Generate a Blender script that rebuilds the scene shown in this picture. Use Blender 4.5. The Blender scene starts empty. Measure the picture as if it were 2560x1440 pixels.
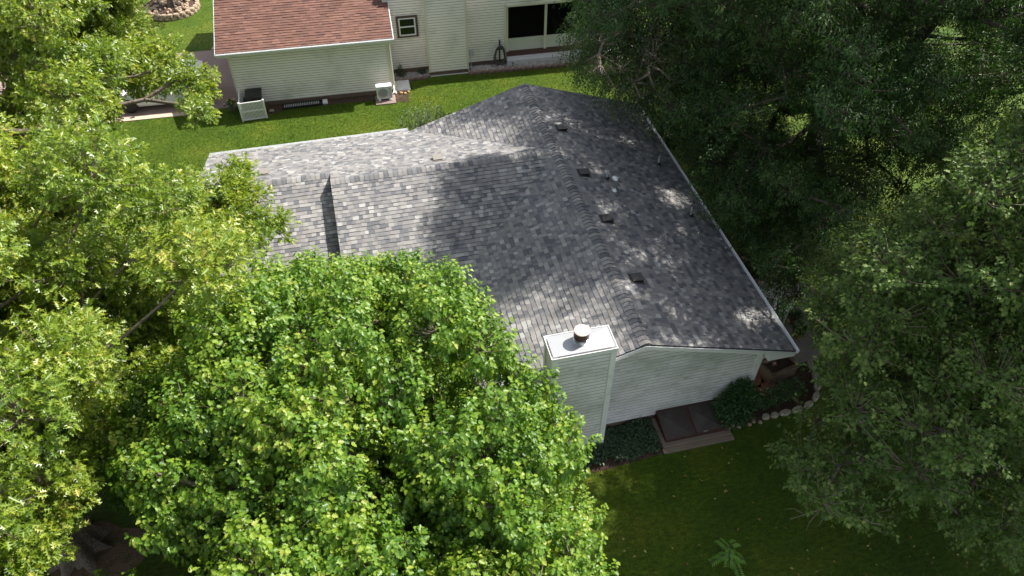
import bpy, math, random
import numpy as np
from mathutils import Vector, Matrix

# ------------------------------------------------------------------ camera, world, sun, exposure
SC = bpy.context.scene
COL = SC.collection
rad = math.radians
cam_d = bpy.data.cameras.new("camera"); cam = bpy.data.objects.new("camera", cam_d); COL.objects.link(cam)
CF, CP, CR, CY = 1918.47, 0.7868, 0.0020, 0.2316
CPOS = Vector((-6.154, -24.286, 18.417))
fw = Vector((math.sin(CY)*math.cos(CP), math.cos(CY)*math.cos(CP), -math.sin(CP)))
rt = Vector((math.cos(CY), -math.sin(CY), 0)); up = rt.cross(fw)
r2 = rt*math.cos(CR)+up*math.sin(CR); u2 = -rt*math.sin(CR)+up*math.cos(CR)
M = Matrix.Identity(4)
for i in range(3):
    M[i][0], M[i][1], M[i][2], M[i][3] = r2[i], u2[i], -fw[i], CPOS[i]
cam.matrix_world = M
cam_d.sensor_width = 36; cam_d.lens = CF/2560*36; cam_d.clip_end = 2000; cam_d.clip_start = 0.1
SC.camera = cam
SUN_AZ, SUN_EL = 72.0, 50.0
W = bpy.data.worlds.new("World"); SC.world = W; W.use_nodes = True
sky = W.node_tree.nodes.new("ShaderNodeTexSky"); sky.sky_type = 'NISHITA'; sky.sun_disc = False
sky.sun_elevation = rad(SUN_EL); sky.sun_rotation = rad(SUN_AZ); sky.air_density = 1.0; sky.dust_density = 1.5
bg = W.node_tree.nodes["Background"]; bg.inputs[1].default_value = 0.122
hs = W.node_tree.nodes.new('ShaderNodeHueSaturation'); hs.inputs['Saturation'].default_value = 0.42
W.node_tree.links.new(sky.outputs[0], hs.inputs['Color']); W.node_tree.links.new(hs.outputs[0], bg.inputs[0])
sun_d = bpy.data.lights.new("sun", 'SUN'); sun = bpy.data.objects.new("sun", sun_d); COL.objects.link(sun)
sun_d.energy = 4.5; sun_d.angle = rad(0.53); sun_d.color = (1.0, 0.95, 0.87)
SD = Vector((math.cos(rad(SUN_EL))*math.sin(rad(SUN_AZ)), math.cos(rad(SUN_EL))*math.cos(rad(SUN_AZ)), math.sin(rad(SUN_EL))))
sun.rotation_euler = SD.to_track_quat('Z', 'Y').to_euler()
vs = SC.view_settings; vs.view_transform = 'Standard'; vs.look = 'None'; vs.gamma = 1; vs.exposure = 0.98; vs.use_curve_mapping = False
SC.render.engine = 'CYCLES'
cy = SC.cycles; cy.max_bounces = 7; cy.diffuse_bounces = 3; cy.glossy_bounces = 2; cy.transmission_bounces = 4; cy.transparent_max_bounces = 8
cy.caustics_reflective = False; cy.caustics_refractive = False
cy.sample_clamp_indirect = 6.0

# ------------------------------------------------------------------ helpers
class MB:
    def __init__(s): s.v=[]; s.f=[]; s.m=[]
    def add(s, vs, fs, m=0):
        o=len(s.v); s.v.extend([tuple(map(float,p)) for p in vs]); s.f.extend([tuple(i+o for i in f) for f in fs]); s.m.extend([m]*len(fs)); return s
    def box(s, x0,x1,y0,y1,z0,z1, m=0, top=None):
        t = top or (0,0,0,0)
        v=[(x0,y0,z0),(x1,y0,z0),(x1,y1,z0),(x0,y1,z0),(x0+t[0],y0+t[2],z1),(x1-t[1],y0+t[2],z1),(x1-t[1],y1-t[3],z1),(x0+t[0],y1-t[3],z1)]
        return s.add(v,[(0,3,2,1),(4,5,6,7),(0,1,5,4),(1,2,6,5),(2,3,7,6),(3,0,4,7)],m)
    def obox(s, c, ax, half, m=0):
        # oriented box: centre, three axes, half sizes
        c=Vector(c); a,b,d=[Vector(k).normalized()*h for k,h in zip(ax,half)]
        v=[c+a*i+b*j+d*k for k in(-1,1) for j in(-1,1) for i in(-1,1)]
        return s.add(v,[(0,2,3,1),(4,5,7,6),(0,1,5,4),(1,3,7,5),(3,2,6,7),(2,0,4,6)],m)
    def prism(s, poly, n, t, m=0):
        # poly: list of 3D pts (ccw seen from +n), extruded by -n*t
        n=Vector(n).normalized(); k=len(poly); p=[Vector(q) for q in poly]; b=[q-n*t for q in p]
        fs=[tuple(range(k)), tuple(range(2*k-1,k-1,-1))]+[(i,i+k,(i+1)%k+k,(i+1)%k) for i in range(k)]
        return s.add(p+b,fs,m)
    def tube(s, pts, rs, n=8, m=0, cap=True):
        pts=[Vector(p) for p in pts]; rs=[rs]*len(pts) if not hasattr(rs,'__len__') else rs
        vs=[]; fs=[]
        ref=Vector((0,0,1))
        for i,p in enumerate(pts):
            d=(pts[min(i+1,len(pts)-1)]-pts[max(i-1,0)]).normalized()
            a=d.cross(ref if abs(d.dot(ref))<.95 else Vector((1,0,0))).normalized(); b=d.cross(a)
            for k in range(n):
                t=2*math.pi*k/n; vs.append(p+(a*math.cos(t)+b*math.sin(t))*rs[i])
        for i in range(len(pts)-1):
            for k in range(n): fs.append((i*n+k,i*n+(k+1)%n,(i+1)*n+(k+1)%n,(i+1)*n+k))
        if cap: fs.append(tuple(range(n-1,-1,-1))); o=(len(pts)-1)*n; fs.append(tuple(range(o,o+n)))
        return s.add(vs,fs,m)
    def lathe(s, c, prof, n=20, m=0, axis=(0,0,1)):
        c=Vector(c); ax=Vector(axis).normalized(); a=ax.orthogonal().normalized(); b=ax.cross(a); vs=[];fs=[]
        for r,z in prof:
            for k in range(n):
                t=2*math.pi*k/n; vs.append(c+ax*z+(a*math.cos(t)+b*math.sin(t))*r)
        for i in range(len(prof)-1):
            for k in range(n): fs.append((i*n+k,i*n+(k+1)%n,(i+1)*n+(k+1)%n,(i+1)*n+k))
        if prof[0][0]>1e-4: fs.append(tuple(range(n-1,-1,-1)))
        if prof[-1][0]>1e-4: o=(len(prof)-1)*n; fs.append(tuple(range(o,o+n)))
        return s.add(vs,fs,m)
    def build(s, name, mats, parent=None, smooth=False, bevel=0):
        me=bpy.data.meshes.new(name); me.from_pydata(s.v,[],s.f)
        for m in (mats if isinstance(mats,(list,tuple)) else [mats]): me.materials.append(m)
        me.polygons.foreach_set('material_index', s.m)
        if smooth:
            me.polygons.foreach_set('use_smooth',[True]*len(s.f))
        me.update(); o=bpy.data.objects.new(name,me); COL.objects.link(o)
        if parent is not None: o.parent=parent
        if bevel:
            b=o.modifiers.new('bevel','BEVEL'); b.width=bevel; b.segments=2; b.limit_method='ANGLE'
        return o
ORD='first second third fourth fifth sixth seventh eighth ninth tenth eleventh twelfth thirteenth fourteenth fifteenth sixteenth seventeenth eighteenth nineteenth twentieth twenty-first twenty-second twenty-third twenty-fourth'.split()
def tag(o, label=None, cat=None, group=None, kind=None):
    if label: o['label']=label
    if cat: o['category']=cat
    if group: o['group']=group
    if kind: o['kind']=kind
    return o
def thing(name, label, cat, loc=(0,0,0), rz=0, group=None):
    o=bpy.data.objects.new(name,None); COL.objects.link(o); o.location=loc; o.rotation_euler=(0,0,rz)
    return tag(o,label,cat,group)

# ------------------------------------------------------------------ materials
def mat(name, col, rough=.6, metal=0, spec=.5, noise=None, bump=None, setup=None):
    """noise=(scale, amount, colour2[, detail]) mixes a second colour; bump=(scale, strength, distance)"""
    m=bpy.data.materials.new(name); m.use_nodes=True; nt=m.node_tree; N=nt.nodes; L=nt.links
    b=N['Principled BSDF']; b.inputs['Base Color'].default_value=(*col,1); b.inputs['Roughness'].default_value=rough
    b.inputs['Metallic'].default_value=metal; b.inputs['Specular IOR Level'].default_value=spec
    tc=N.new('ShaderNodeTexCoord')
    if noise:
        if not isinstance(noise[0],(tuple,list)): noise=[noise]
        prev=None
        for ns in noise:
            sc,lo,hi,c2=ns[:4]
            n=N.new('ShaderNodeTexNoise'); n.inputs['Scale'].default_value=sc; n.inputs['Detail'].default_value=6; n.inputs['Roughness'].default_value=.62
            mp=N.new('ShaderNodeMapping'); L.new(tc.outputs['Object'],mp.inputs[0]); L.new(mp.outputs[0],n.inputs['Vector'])
            if len(ns)>4: mp.inputs['Scale'].default_value=ns[4]
            r=N.new('ShaderNodeMapRange'); r.inputs[1].default_value=lo; r.inputs[2].default_value=hi; L.new(n.outputs['Fac'],r.inputs[0])
            x=N.new('ShaderNodeMix'); x.data_type='RGBA'; L.new(r.outputs[0],x.inputs['Factor'])
            if prev is None: x.inputs['A'].default_value=(*col,1)
            else: L.new(prev,x.inputs['A'])
            x.inputs['B'].default_value=(*c2,1); prev=x.outputs['Result']
        L.new(prev,b.inputs['Base Color'])
    if bump:
        n=N.new('ShaderNodeTexNoise'); n.inputs['Scale'].default_value=bump[0]; n.inputs['Detail'].default_value=5; L.new(tc.outputs['Object'],n.inputs['Vector'])
        bp=N.new('ShaderNodeBump'); bp.inputs['Strength'].default_value=bump[1]; bp.inputs['Distance'].default_value=bump[2]
        L.new(n.outputs['Fac'],bp.inputs['Height']); L.new(bp.outputs[0],b.inputs['Normal'])
    if setup: setup(nt,b,tc)
    return m
def ramp(nt, fac, stops, interp='LINEAR'):
    r=nt.nodes.new('ShaderNodeValToRGB'); r.color_ramp.interpolation=interp
    e=r.color_ramp.elements
    e[0].position=stops[0][0]; e[0].color=(*stops[0][1],1); e[1].position=stops[1][0]; e[1].color=(*stops[1][1],1)
    for p,c in stops[2:]:
        k=e.new(p); k.color=(*c,1)
    nt.links.new(fac,r.inputs[0]); return r.outputs[0]
def shingle_mat(name, stops, granule=.25, stain=None):
    def setup(nt,b,tc):
        N=nt.nodes; L=nt.links
        g=N.new('ShaderNodeNewGeometry'); c=ramp(nt,g.outputs['Random Per Island'],stops,'CONSTANT')
        n=N.new('ShaderNodeTexNoise'); n.inputs['Scale'].default_value=90; n.inputs['Detail'].default_value=2; L.new(tc.outputs['Object'],n.inputs['Vector'])
        n2=N.new('ShaderNodeTexNoise'); n2.inputs['Scale'].default_value=.9; n2.inputs['Detail'].default_value=4; L.new(tc.outputs['Object'],n2.inputs['Vector'])
        r=N.new('ShaderNodeMapRange'); r.inputs[1].default_value=.25; r.inputs[2].default_value=.75; r.inputs[3].default_value=1-granule; r.inputs[4].default_value=1+granule
        L.new(n.outputs['Fac'],r.inputs[0])
        r2=N.new('ShaderNodeMapRange'); r2.inputs[1].default_value=.3; r2.inputs[2].default_value=.7; r2.inputs[3].default_value=.88; r2.inputs[4].default_value=1.1
        L.new(n2.outputs['Fac'],r2.inputs[0])
        mu=N.new('ShaderNodeMath'); mu.operation='MULTIPLY'; L.new(r.outputs[0],mu.inputs[0]); L.new(r2.outputs[0],mu.inputs[1])
        v=N.new('ShaderNodeVectorMath'); v.operation='SCALE'; L.new(c,v.inputs[0]); L.new(mu.outputs[0],v.inputs['Scale'])
        L.new(v.outputs[0],b.inputs['Base Color'])
        bp=N.new('ShaderNodeBump'); bp.inputs['Strength'].default_value=.5; bp.inputs['Distance'].default_value=.004
        L.new(n.outputs['Fac'],bp.inputs['Height']); L.new(bp.outputs[0],b.inputs['Normal'])
    return mat(name,(.2,.2,.2),.85,spec=.35,setup=setup)
GREY_ST=[(0,(.115,.118,.128)),(.13,(.158,.158,.164)),(.30,(.210,.203,.200)),(.50,(.238,.228,.219)),(.68,(.180,.177,.180)),(.79,(.275,.267,.257)),(.90,(.34,.336,.325)),(.97,(.200,.188,.177))]
m_shingle=shingle_mat('grey_shingle',GREY_ST)
m_redsh=shingle_mat('red_shingle',[(0,(.140,.072,.055)),(.2,(.162,.082,.062)),(.45,(.150,.076,.058)),(.62,(.178,.092,.070)),(.8,(.125,.066,.053)),(.92,(.195,.104,.078))],.15)
m_deck=mat('roof_deck_dark',(.035,.035,.04),.9)
m_reddeck=mat('roof_deck_brown',(.08,.035,.03),.9)
m_siding=mat('white_siding',(.86,.825,.845),.5,noise=[(.6,.45,.70,(.48,.49,.455),(1,1,1.3)),(4.5,.54,.80,(.34,.35,.29),(.7,1,1.6)),(22,.6,.8,(.30,.31,.27),(.5,1,1))])
m_lapshade=mat('painted_lap_shade',(.47,.46,.47),.8,noise=(5,.35,.7,(.30,.31,.30)))  # shadow line below each siding lap, put into the colour
m_lapshadec=mat('cream_lap_shade',(.36,.355,.29),.8)  # same painted lap shadow for the cream siding
m_trim=mat('white_trim',(.93,.91,.94),.45,noise=(3,.55,.9,(.6,.61,.62)))
m_gutter=mat('white_gutter',(.80,.81,.82),.35,noise=(6,.6,.9,(.5,.5,.48)))
m_cream=mat('cream_siding',(.92,.87,.79),.5,noise=[(.8,.5,.8,(.58,.58,.48)),(9,.6,.85,(.48,.48,.40),(.3,1,1.4))])
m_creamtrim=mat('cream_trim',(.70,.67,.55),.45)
m_whiteboard=mat('white_fascia',(.82,.82,.82),.4)
m_found=mat('brown_foundation',(.19,.13,.10),.85,noise=(5,.4,.7,(.13,.095,.075)))
m_foundG=mat('tan_foundation',(.19,.15,.11),.85,noise=(5,.4,.7,(.19,.15,.12)))
m_conc=mat('concrete',(.26,.24,.21),.85,noise=[(2,.4,.7,(.28,.25,.215)),(30,.5,.8,(.24,.22,.2))],bump=(40,.3,.01))
m_concpink=mat('pinkish_concrete',(.30,.215,.19),.85,noise=[(1.2,.4,.75,(.23,.165,.15)),(25,.55,.8,(.20,.15,.135))],bump=(40,.3,.01))
m_concedge=mat('pale_concrete',(.52,.43,.34),.85,noise=(6,.4,.7,(.42,.34,.27)))
m_slab=mat('white_slab',(.62,.61,.60),.8,noise=(4,.5,.8,(.5,.48,.45)))
m_cap=mat('chase_cap_metal',(.37,.38,.395),.45,metal=.3,noise=[(2.2,.45,.75,(.36,.375,.39)),(14,.6,.8,(.30,.31,.33))])
m_galv=mat('galvanised_metal',(.62,.64,.66),.3,metal=.85)
m_rust=mat('brown_metal',(.055,.022,.015),.5,metal=.2,noise=(9,.5,.75,(.10,.035,.02)))
m_flutop=mat('weathered_cap_top',(.66,.53,.48),.5,metal=.2,noise=(6,.45,.8,(.52,.37,.31)))
m_ventgrey=mat('grey_vent_metal',(.055,.05,.047),.55)
m_venttan=mat('tan_vent_metal',(.23,.21,.19),.55)
m_black=mat('black_opening',(.006,.006,.006),.6)
m_rubber=mat('black_rubber',(.012,.012,.013),.55)
def scr_setup(nt,b,tc):
    t=nt.nodes.new('ShaderNodeBsdfTransparent'); t.inputs[0].default_value=(.75,.75,.75,1); s=nt.nodes.new('ShaderNodeMixShader'); s.inputs[0].default_value=.5
    nt.links.new(b.outputs[0],s.inputs[1]); nt.links.new(t.outputs[0],s.inputs[2]); nt.links.new(s.outputs[0],nt.nodes['Material Output'].inputs['Surface'])
m_screen=mat('insect_screen',(.007,.0075,.008),.55,spec=.12,setup=scr_setup)
m_glass=mat('dark_glass',(.008,.009,.009),.08,spec=.6)
m_frameW=mat('white_window_frame',(.70,.70,.70),.4)
m_frameB=mat('brown_window_trim',(.085,.055,.042),.5)
m_panel=mat('painted_panel',(.60,.61,.54),.4)
m_brownband=mat('brown_sill_band',(.085,.042,.03),.6)
m_door=mat('cellar_door_steel',(.050,.038,.034),.5,metal=.15,noise=[(2.2,.45,.75,(.088,.076,.070)),(18,.55,.8,(.05,.035,.03))])
m_doorframe=mat('cellar_frame_rust',(.055,.022,.018),.55,noise=(7,.45,.7,(.06,.03,.026)))
m_bark=mat('bark',(.17,.135,.105),.9,noise=[(3,.4,.65,(.085,.065,.05),(1,1,.25)),(14,.45,.7,(.25,.21,.17))],bump=(16,.8,.04))
m_barklight=mat('pale_twig_bark',(.30,.24,.19),.85,noise=(10,.4,.7,(.14,.11,.085)))
m_barkdark=mat('dark_bark',(.11,.085,.07),.9,noise=(8,.4,.7,(.05,.04,.034)),bump=(16,.8,.03))
m_soil=mat('mulch',(.085,.048,.032),.95,noise=[(9,.4,.65,(.045,.027,.02)),(40,.5,.7,(.16,.10,.07))],bump=(30,1,.05))
m_stone=mat('limestone',(.40,.36,.29),.85,noise=[(5,.4,.7,(.30,.26,.20)),(20,.5,.8,(.20,.17,.14))],bump=(18,.6,.03))
m_rock=mat('tan_rock',(.40,.30,.21),.85,noise=[(4,.4,.7,(.26,.18,.12)),(16,.5,.8,(.50,.42,.32))],bump=(12,.7,.04))
m_rockO=mat('orange_rock',(.50,.29,.13),.85,noise=(8,.4,.7,(.35,.2,.1)))
m_brickpink=mat('pink_paver',(.26,.125,.10),.85,noise=(6,.4,.7,(.19,.09,.07)))
m_edge=mat('brown_edging_block',(.23,.15,.125),.85,noise=[(5,.4,.7,(.15,.095,.08)),(22,.55,.8,(.3,.21,.17))],bump=(30,.5,.02))
m_wood=mat('weathered_wood',(.17,.125,.09),.8,noise=(5,.4,.7,(.10,.07,.05),(1,6,6)))
m_terra=mat('terracotta',(.22,.07,.045),.75)
m_whitepl=mat('white_plastic',(.78,.78,.78),.35)
m_greypl=mat('light_grey_plastic',(.52,.53,.52),.4)
m_darkpl=mat('black_plastic',(.016,.016,.018),.4)
m_hose=mat('grey_hose',(.10,.095,.085),.5)
m_paint=mat('white_car_paint',(.80,.81,.82),.2,spec=.6)
m_table=mat('orange_wood_table',(.62,.22,.07),.4)
m_pinkch=mat('dusty_pink_fabric',(.35,.19,.16),.8)
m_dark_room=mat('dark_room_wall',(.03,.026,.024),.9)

def leaf_mat(name, stops, trans, tfac=.35, rough=.45, spec=.5):
    m=bpy.data.materials.new(name); m.use_nodes=True; nt=m.node_tree; N=nt.nodes; L=nt.links
    b=N['Principled BSDF']; b.inputs['Roughness'].default_value=rough; b.inputs['Specular IOR Level'].default_value=spec
    at=N.new('ShaderNodeAttribute'); at.attribute_name='tint'; at.attribute_type='GEOMETRY'
    c=ramp(nt,at.outputs['Fac'],stops); L.new(c,b.inputs['Base Color'])
    t=N.new('ShaderNodeBsdfTranslucent'); mx=N.new('ShaderNodeMix'); mx.data_type='RGBA'; mx.blend_type='MULTIPLY'; mx.inputs['Factor'].default_value=1
    L.new(c,mx.inputs['A']); mx.inputs['B'].default_value=(*trans,1); L.new(mx.outputs['Result'],t.inputs['Color'])
    sh=N.new('ShaderNodeMixShader'); sh.inputs[0].default_value=tfac
    L.new(b.outputs[0],sh.inputs[1]); L.new(t.outputs[0],sh.inputs[2]); L.new(sh.outputs[0],N['Material Output'].inputs['Surface'])
    return m
m_leaf_oak=leaf_mat('oak_leaf',[(0,(.065,.130,.012)),(.45,(.170,.250,.024)),(.8,(.31,.37,.050)),(1,(.42,.38,.08))],(1.9,1.9,.9),.34,.36,.6)
m_leaf_maple=leaf_mat('maple_leaf',[(0,(.044,.118,.011)),(.45,(.118,.222,.020)),(.8,(.26,.35,.040)),(1,(.32,.34,.06))],(1.9,1.9,.8),.34,.42,.45)
m_leaf_birch=leaf_mat('birch_leaf',[(0,(.035,.070,.022)),(.6,(.062,.110,.030)),(1,(.13,.16,.045))],(1.6,1.8,1.0),.26,.38,.6)
m_leaf_ash=leaf_mat('ash_leaf',[(0,(.028,.068,.018)),(.6,(.052,.108,.025)),(1,(.12,.16,.042))],(1.5,1.8,.9),.28,.45,.35)
m_leaf_rm=leaf_mat('silver_maple_leaf',[(0,(.050,.100,.022)),(.6,(.105,.170,.036)),(1,(.25,.29,.08))],(1.6,1.7,.9),.28,.5,.3)
m_leaf_shrub=leaf_mat('shrub_leaf',[(0,(.026,.070,.020)),(.6,(.045,.115,.028)),(1,(.09,.18,.035))],(1.6,1.8,1.0),.26,.45,.5)
m_leaf_pachy=leaf_mat('groundcover_leaf',[(0,(.028,.060,.026)),(.6,(.045,.090,.035)),(1,(.07,.12,.045))],(1.4,1.6,1.0),.2,.4,.5)
m_leaf_sage=leaf_mat('sage_leaf',[(0,(.10,.15,.06)),(.6,(.16,.22,.09)),(1,(.22,.27,.12))],(1.5,1.6,1.0),.3,.5,.4)
m_leaf_sumac=leaf_mat('sumac_leaf',[(0,(.12,.26,.03)),(1,(.18,.34,.05))],(1.8,1.9,1.0),.35,.5,.4)
m_flower=mat('yellow_flower',(.75,.55,.03),.6)

def lawn_setup(nt,b,tc):
    N=nt.nodes; L=nt.links
    def noise(s,d=5,sc=None,r=.6):
        n=N.new('ShaderNodeTexNoise'); n.inputs['Scale'].default_value=s; n.inputs['Detail'].default_value=d; n.inputs['Roughness'].default_value=r
        if sc:
            mp=N.new('ShaderNodeMapping'); mp.inputs['Scale'].default_value=sc; L.new(tc.outputs['Object'],mp.inputs[0]); L.new(mp.outputs[0],n.inputs['Vector'])
        else: L.new(tc.outputs['Object'],n.inputs['Vector'])
        return n.outputs['Fac']
    c=ramp(nt,noise(.42,8),[(.3,(.048,.102,.006)),(.5,(.080,.140,.008)),(.7,(.132,.168,.014))])
    c2=ramp(nt,noise(5.5,6,(1,2.2,1)),[(.3,(.50,.52,.5)),(.55,(1,1,1)),(.75,(1.5,1.35,1.3))])
    c3=ramp(nt,noise(38,3,(1,1.7,1),.75),[(.3,(.45,.5,.45)),(.5,(1,1,1)),(.72,(1.75,1.6,1.6))])
    x=N.new('ShaderNodeMix'); x.data_type='RGBA'; x.blend_type='MULTIPLY'; x.inputs['Factor'].default_value=1; L.new(c,x.inputs['A']); L.new(c2,x.inputs['B'])
    y=N.new('ShaderNodeMix'); y.data_type='RGBA'; y.blend_type='MULTIPLY'; y.inputs['Factor'].default_value=1; L.new(x.outputs['Result'],y.inputs['A']); L.new(c3,y.inputs['B'])
    L.new(y.outputs['Result'],b.inputs['Base Color'])
    bp=N.new('ShaderNodeBump'); bp.inputs['Strength'].default_value=1; bp.inputs['Distance'].default_value=.06; L.new(noise(30,5,None,.75),bp.inputs['Height']); L.new(bp.outputs[0],b.inputs['Normal'])
m_lawn=mat('lawn_grass',(.08,.13,.02),.8,spec=.25,setup=lawn_setup)
m_blade=leaf_mat('grass_blade',[(0,(.052,.105,.007)),(.5,(.095,.160,.010)),(1,(.20,.23,.045))],(1.7,1.7,.9),.35,.5,.35)

# ------------------------------------------------------------------ lapped surfaces (shingles, siding)
def clip(poly, inside):
    """Sutherland-Hodgman against a convex polygon given as (u,v) ccw or cw"""
    a=sum(inside[i][0]*inside[(i+1)%len(inside)][1]-inside[(i+1)%len(inside)][0]*inside[i][1] for i in range(len(inside)))
    sgn=1 if a>0 else -1
    out=poly
    for i in range(len(inside)):
        p,q=inside[i],inside[(i+1)%len(inside)]
        nx,ny=-(q[1]-p[1])*sgn,(q[0]-p[0])*sgn
        f=lambda t:(t[0]-p[0])*nx+(t[1]-p[1])*ny
        res=[]
        for j in range(len(out)):
            A,B=out[j-1],out[j]; fa,fb=f(A),f(B)
            if fa>=0: 
                if fb>=0: res.append(B)
                else: k=fa/(fa-fb); res.append((A[0]+(B[0]-A[0])*k,A[1]+(B[1]-A[1])*k))
            elif fb>=0:
                k=fa/(fa-fb); res.append((A[0]+(B[0]-A[0])*k,A[1]+(B[1]-A[1])*k)); res.append(B)
        out=res
        if len(out)<3: return []
    return out
def lap(mb, O,U,V,N,poly,course,tabs=None,thick=.014,base=.003,jit=0,rng=None,m=0,lipm=None,lapshade=0,lapshadem=1):
    O,U,V,N=Vector(O),Vector(U).normalized(),Vector(V).normalized(),Vector(N).normalized()
    us=[p[0] for p in poly]; vs_=[p[1] for p in poly]
    k0=math.floor(min(vs_)/course); k1=math.ceil(max(vs_)/course)
    for k in range(k0,k1):
        v0,v1=k*course,(k+1)*course
        if tabs: 
            x=min(us)-rng.random()*tabs[1]; cuts=[x]
            while x<max(us): x+=rng.uniform(*tabs); cuts.append(x)
        else: cuts=[min(us)-.01,max(us)+.01]
        for i in range(len(cuts)-1):
            vv=v1+(rng.uniform(-jit,jit) if jit else 0)
            c=clip([(cuts[i],v0),(cuts[i+1],v0),(cuts[i+1],vv),(cuts[i],vv)],poly)
            if not c: continue
            th=thick*(rng.uniform(.5,1.55) if jit else 1)
            P=[O+U*u+V*v+N*(base+th*max(0,(v-v0))/course) for u,v in c]
            a=(P[1]-P[0]).cross(P[2]-P[0])
            if len(P)>3 and a.length<1e-9: a=(P[2]-P[1]).cross(P[3]-P[1])
            if a.dot(N)<0: P.reverse(); c=c[::-1]
            n=len(P); vs=list(P); fs=[tuple(range(n))]
            for j in range(n):
                if abs(c[j][1]-vv)<1e-5 and abs(c[(j+1)%n][1]-vv)<1e-5:
                    A,B=P[j],P[(j+1)%n]
                    vs+= [A-N*(th+base-.001),B-N*(th+base-.001)]; q=len(vs)
                    fs.append((j,q-2,q-1,(j+1)%n))
            mb.add(vs,fs[:1],m); o_=len(mb.v)-len(vs)
            for q_ in fs[1:]: mb.f.append(tuple(i_+o_ for i_ in q_)); mb.m.append(m if lipm is None else lipm)
            if lapshade:  # strip below the lip, coloured darker as its shade
                sm=clip([(cuts[i],v0),(cuts[i+1],v0),(cuts[i+1],v0+lapshade),(cuts[i],v0+lapshade)],poly)
                if sm: mb.add([O+U*u+V*v+N*(base+.0015+th*(v-v0)/course) for u,v in sm],[tuple(range(len(sm)))],lapshadem)
# ------------------------------------------------------------------ ground
RNG=random.Random(11)
GO=Vector((-11.0,7.23,0)); GROT=rad(-2.05)
def NL(x,y,z=0):   # neighbour-house coordinates -> world
    c,s=math.cos(GROT),math.sin(GROT); return (GO.x+x*c-y*s, GO.y+x*s+y*c, z)
def sheet(name, pts, z, m, kind='structure', t=0):
    mb=MB()
    if t: mb.prism([(x,y,z) for x,y in pts],(0,0,1),t)
    else: mb.add([(x,y,z) for x,y in pts],[tuple(range(len(pts)))])
    return tag(mb.build(name,m),kind=kind)
sheet('lawn',[(-400,-400),(400,-400),(400,500),(-400,500)],0,m_lawn)
# neighbour driveway, its pale edge and our driveway
sheet('driveway',[NL(-.02,5.6)[:2],NL(-.02,.12)[:2],NL(-14,.12)[:2],NL(-14,5.6)[:2]][::-1],.03,m_concpink,t=.06)
sheet('driveway_edge',[NL(-1.5,.118)[:2],NL(-1.5,-.16)[:2],NL(-14,-.16)[:2],NL(-14,.118)[:2]][::-1],.034,m_concedge,t=.06)
sheet('path',[NL(-.3,5.7)[:2],NL(-1.75,5.7)[:2],NL(-1.55,6.3)[:2],NL(-1.1,7.2)[:2],NL(-.3,8.6)[:2],NL(-.05,8.6)[:2]][::-1],.03,m_concedge,t=.06)
sheet('driveway',[(-11.2,-7.4),(-11.2,-.6),(-34,-.2),(-34,-8.0)],.028,m_concpink,t=.06)
sheet('road',[(-42,-60),(-33,-60),(-33,80),(-42,80)],.012,mat('asphalt',(.055,.055,.057),.9))
# bare soil by the chimney wall, right bed and under the oak
sheet('soil_bed',[(-3.4,-13.9),(-1,-13.85),(.9,-13.7),(.8,-12.5),(-3.4,-12.5)],.006,m_soil)
sheet('soil_bed',[(2.5,-13.35),(4.3,-13.35),(5.2,-13.25),(5.7,-13.0),(6.1,-12.4),(6.2,-11.8),(3.7,-11.8),(3.7,-12.56),(2.5,-12.56)],.007,m_soil)
m_dirt=mat('bare_dirt',(.24,.15,.10),.95,noise=[(2.5,.4,.65,(.07,.085,.02)),(14,.45,.7,(.22,.15,.10))],bump=(20,1,.05))
sheet('soil_bed',[(-14.2+(1.25+.25*math.sin(t*2.1)+.2*math.sin(t*3.3))*math.cos(t*.39269),-13.35+(.95+.2*math.sin(t*1.7))*math.sin(t*.39269)) for t in range(16)],.008,m_dirt)
sheet('soil_bed',[NL(1.2,0)[:2],NL(.9,-.9)[:2],NL(1.5,-.75)[:2],NL(2.0,-.52)[:2],NL(3.8,-.46)[:2],NL(5.6,-.5)[:2],NL(7.3,-.95)[:2],NL(7.4,0)[:2]][::-1],.006,m_soil)
sheet('patio_slab',[(3.75,-11.8),(6.6,-11.6),(8.0,-10.4),(7.9,-8.2),(6.6,-7.9),(3.75,-7.9)],.05,m_conc,t=.09)
sheet('soil_bed',[(4.0,-7.9),(6.9,-7.9),(6.6,-6.6),(5.2,-6.0),(4.0,-6.2)],.007,m_soil)

# ------------------------------------------------------------------ our house
E0=2.4; H=3.852; S_=.32269; WD=4.5; LEN=12.86; YW=-4.30; DG=.70; XS=-7.25; XL=-11.46
house=thing('grey_roof_house','white sided single storey house with grey shingle roof, filling the middle of the photo','house',(0,0,0))
cs=1/math.sqrt(1+S_*S_)
PL={ # name: (origin on ridge, U, V, normal)
 'R':((0,0,H),(0,1,0),(cs,0,-S_*cs),(S_*cs,0,cs)),
 'L':((0,0,H),(0,1,0),(-cs,0,-S_*cs),(-S_*cs,0,cs)),
 'WB':((0,YW,H),(1,0,0),(0,cs,-S_*cs),(0,S_*cs,cs)),
 'WF':((0,YW,H),(1,0,0),(0,-cs,-S_*cs),(0,-S_*cs,cs)),
 'GF':((0,YW+DG,H-DG*S_),(1,0,0),(0,-cs,-S_*cs),(0,-S_*cs,cs))}
def zat(pl,x,y):
    O,U,V,N=PL[pl]; return O[2]-(N[0]*(x-O[0])+N[1]*(y-O[1]))/N[2]
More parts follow.
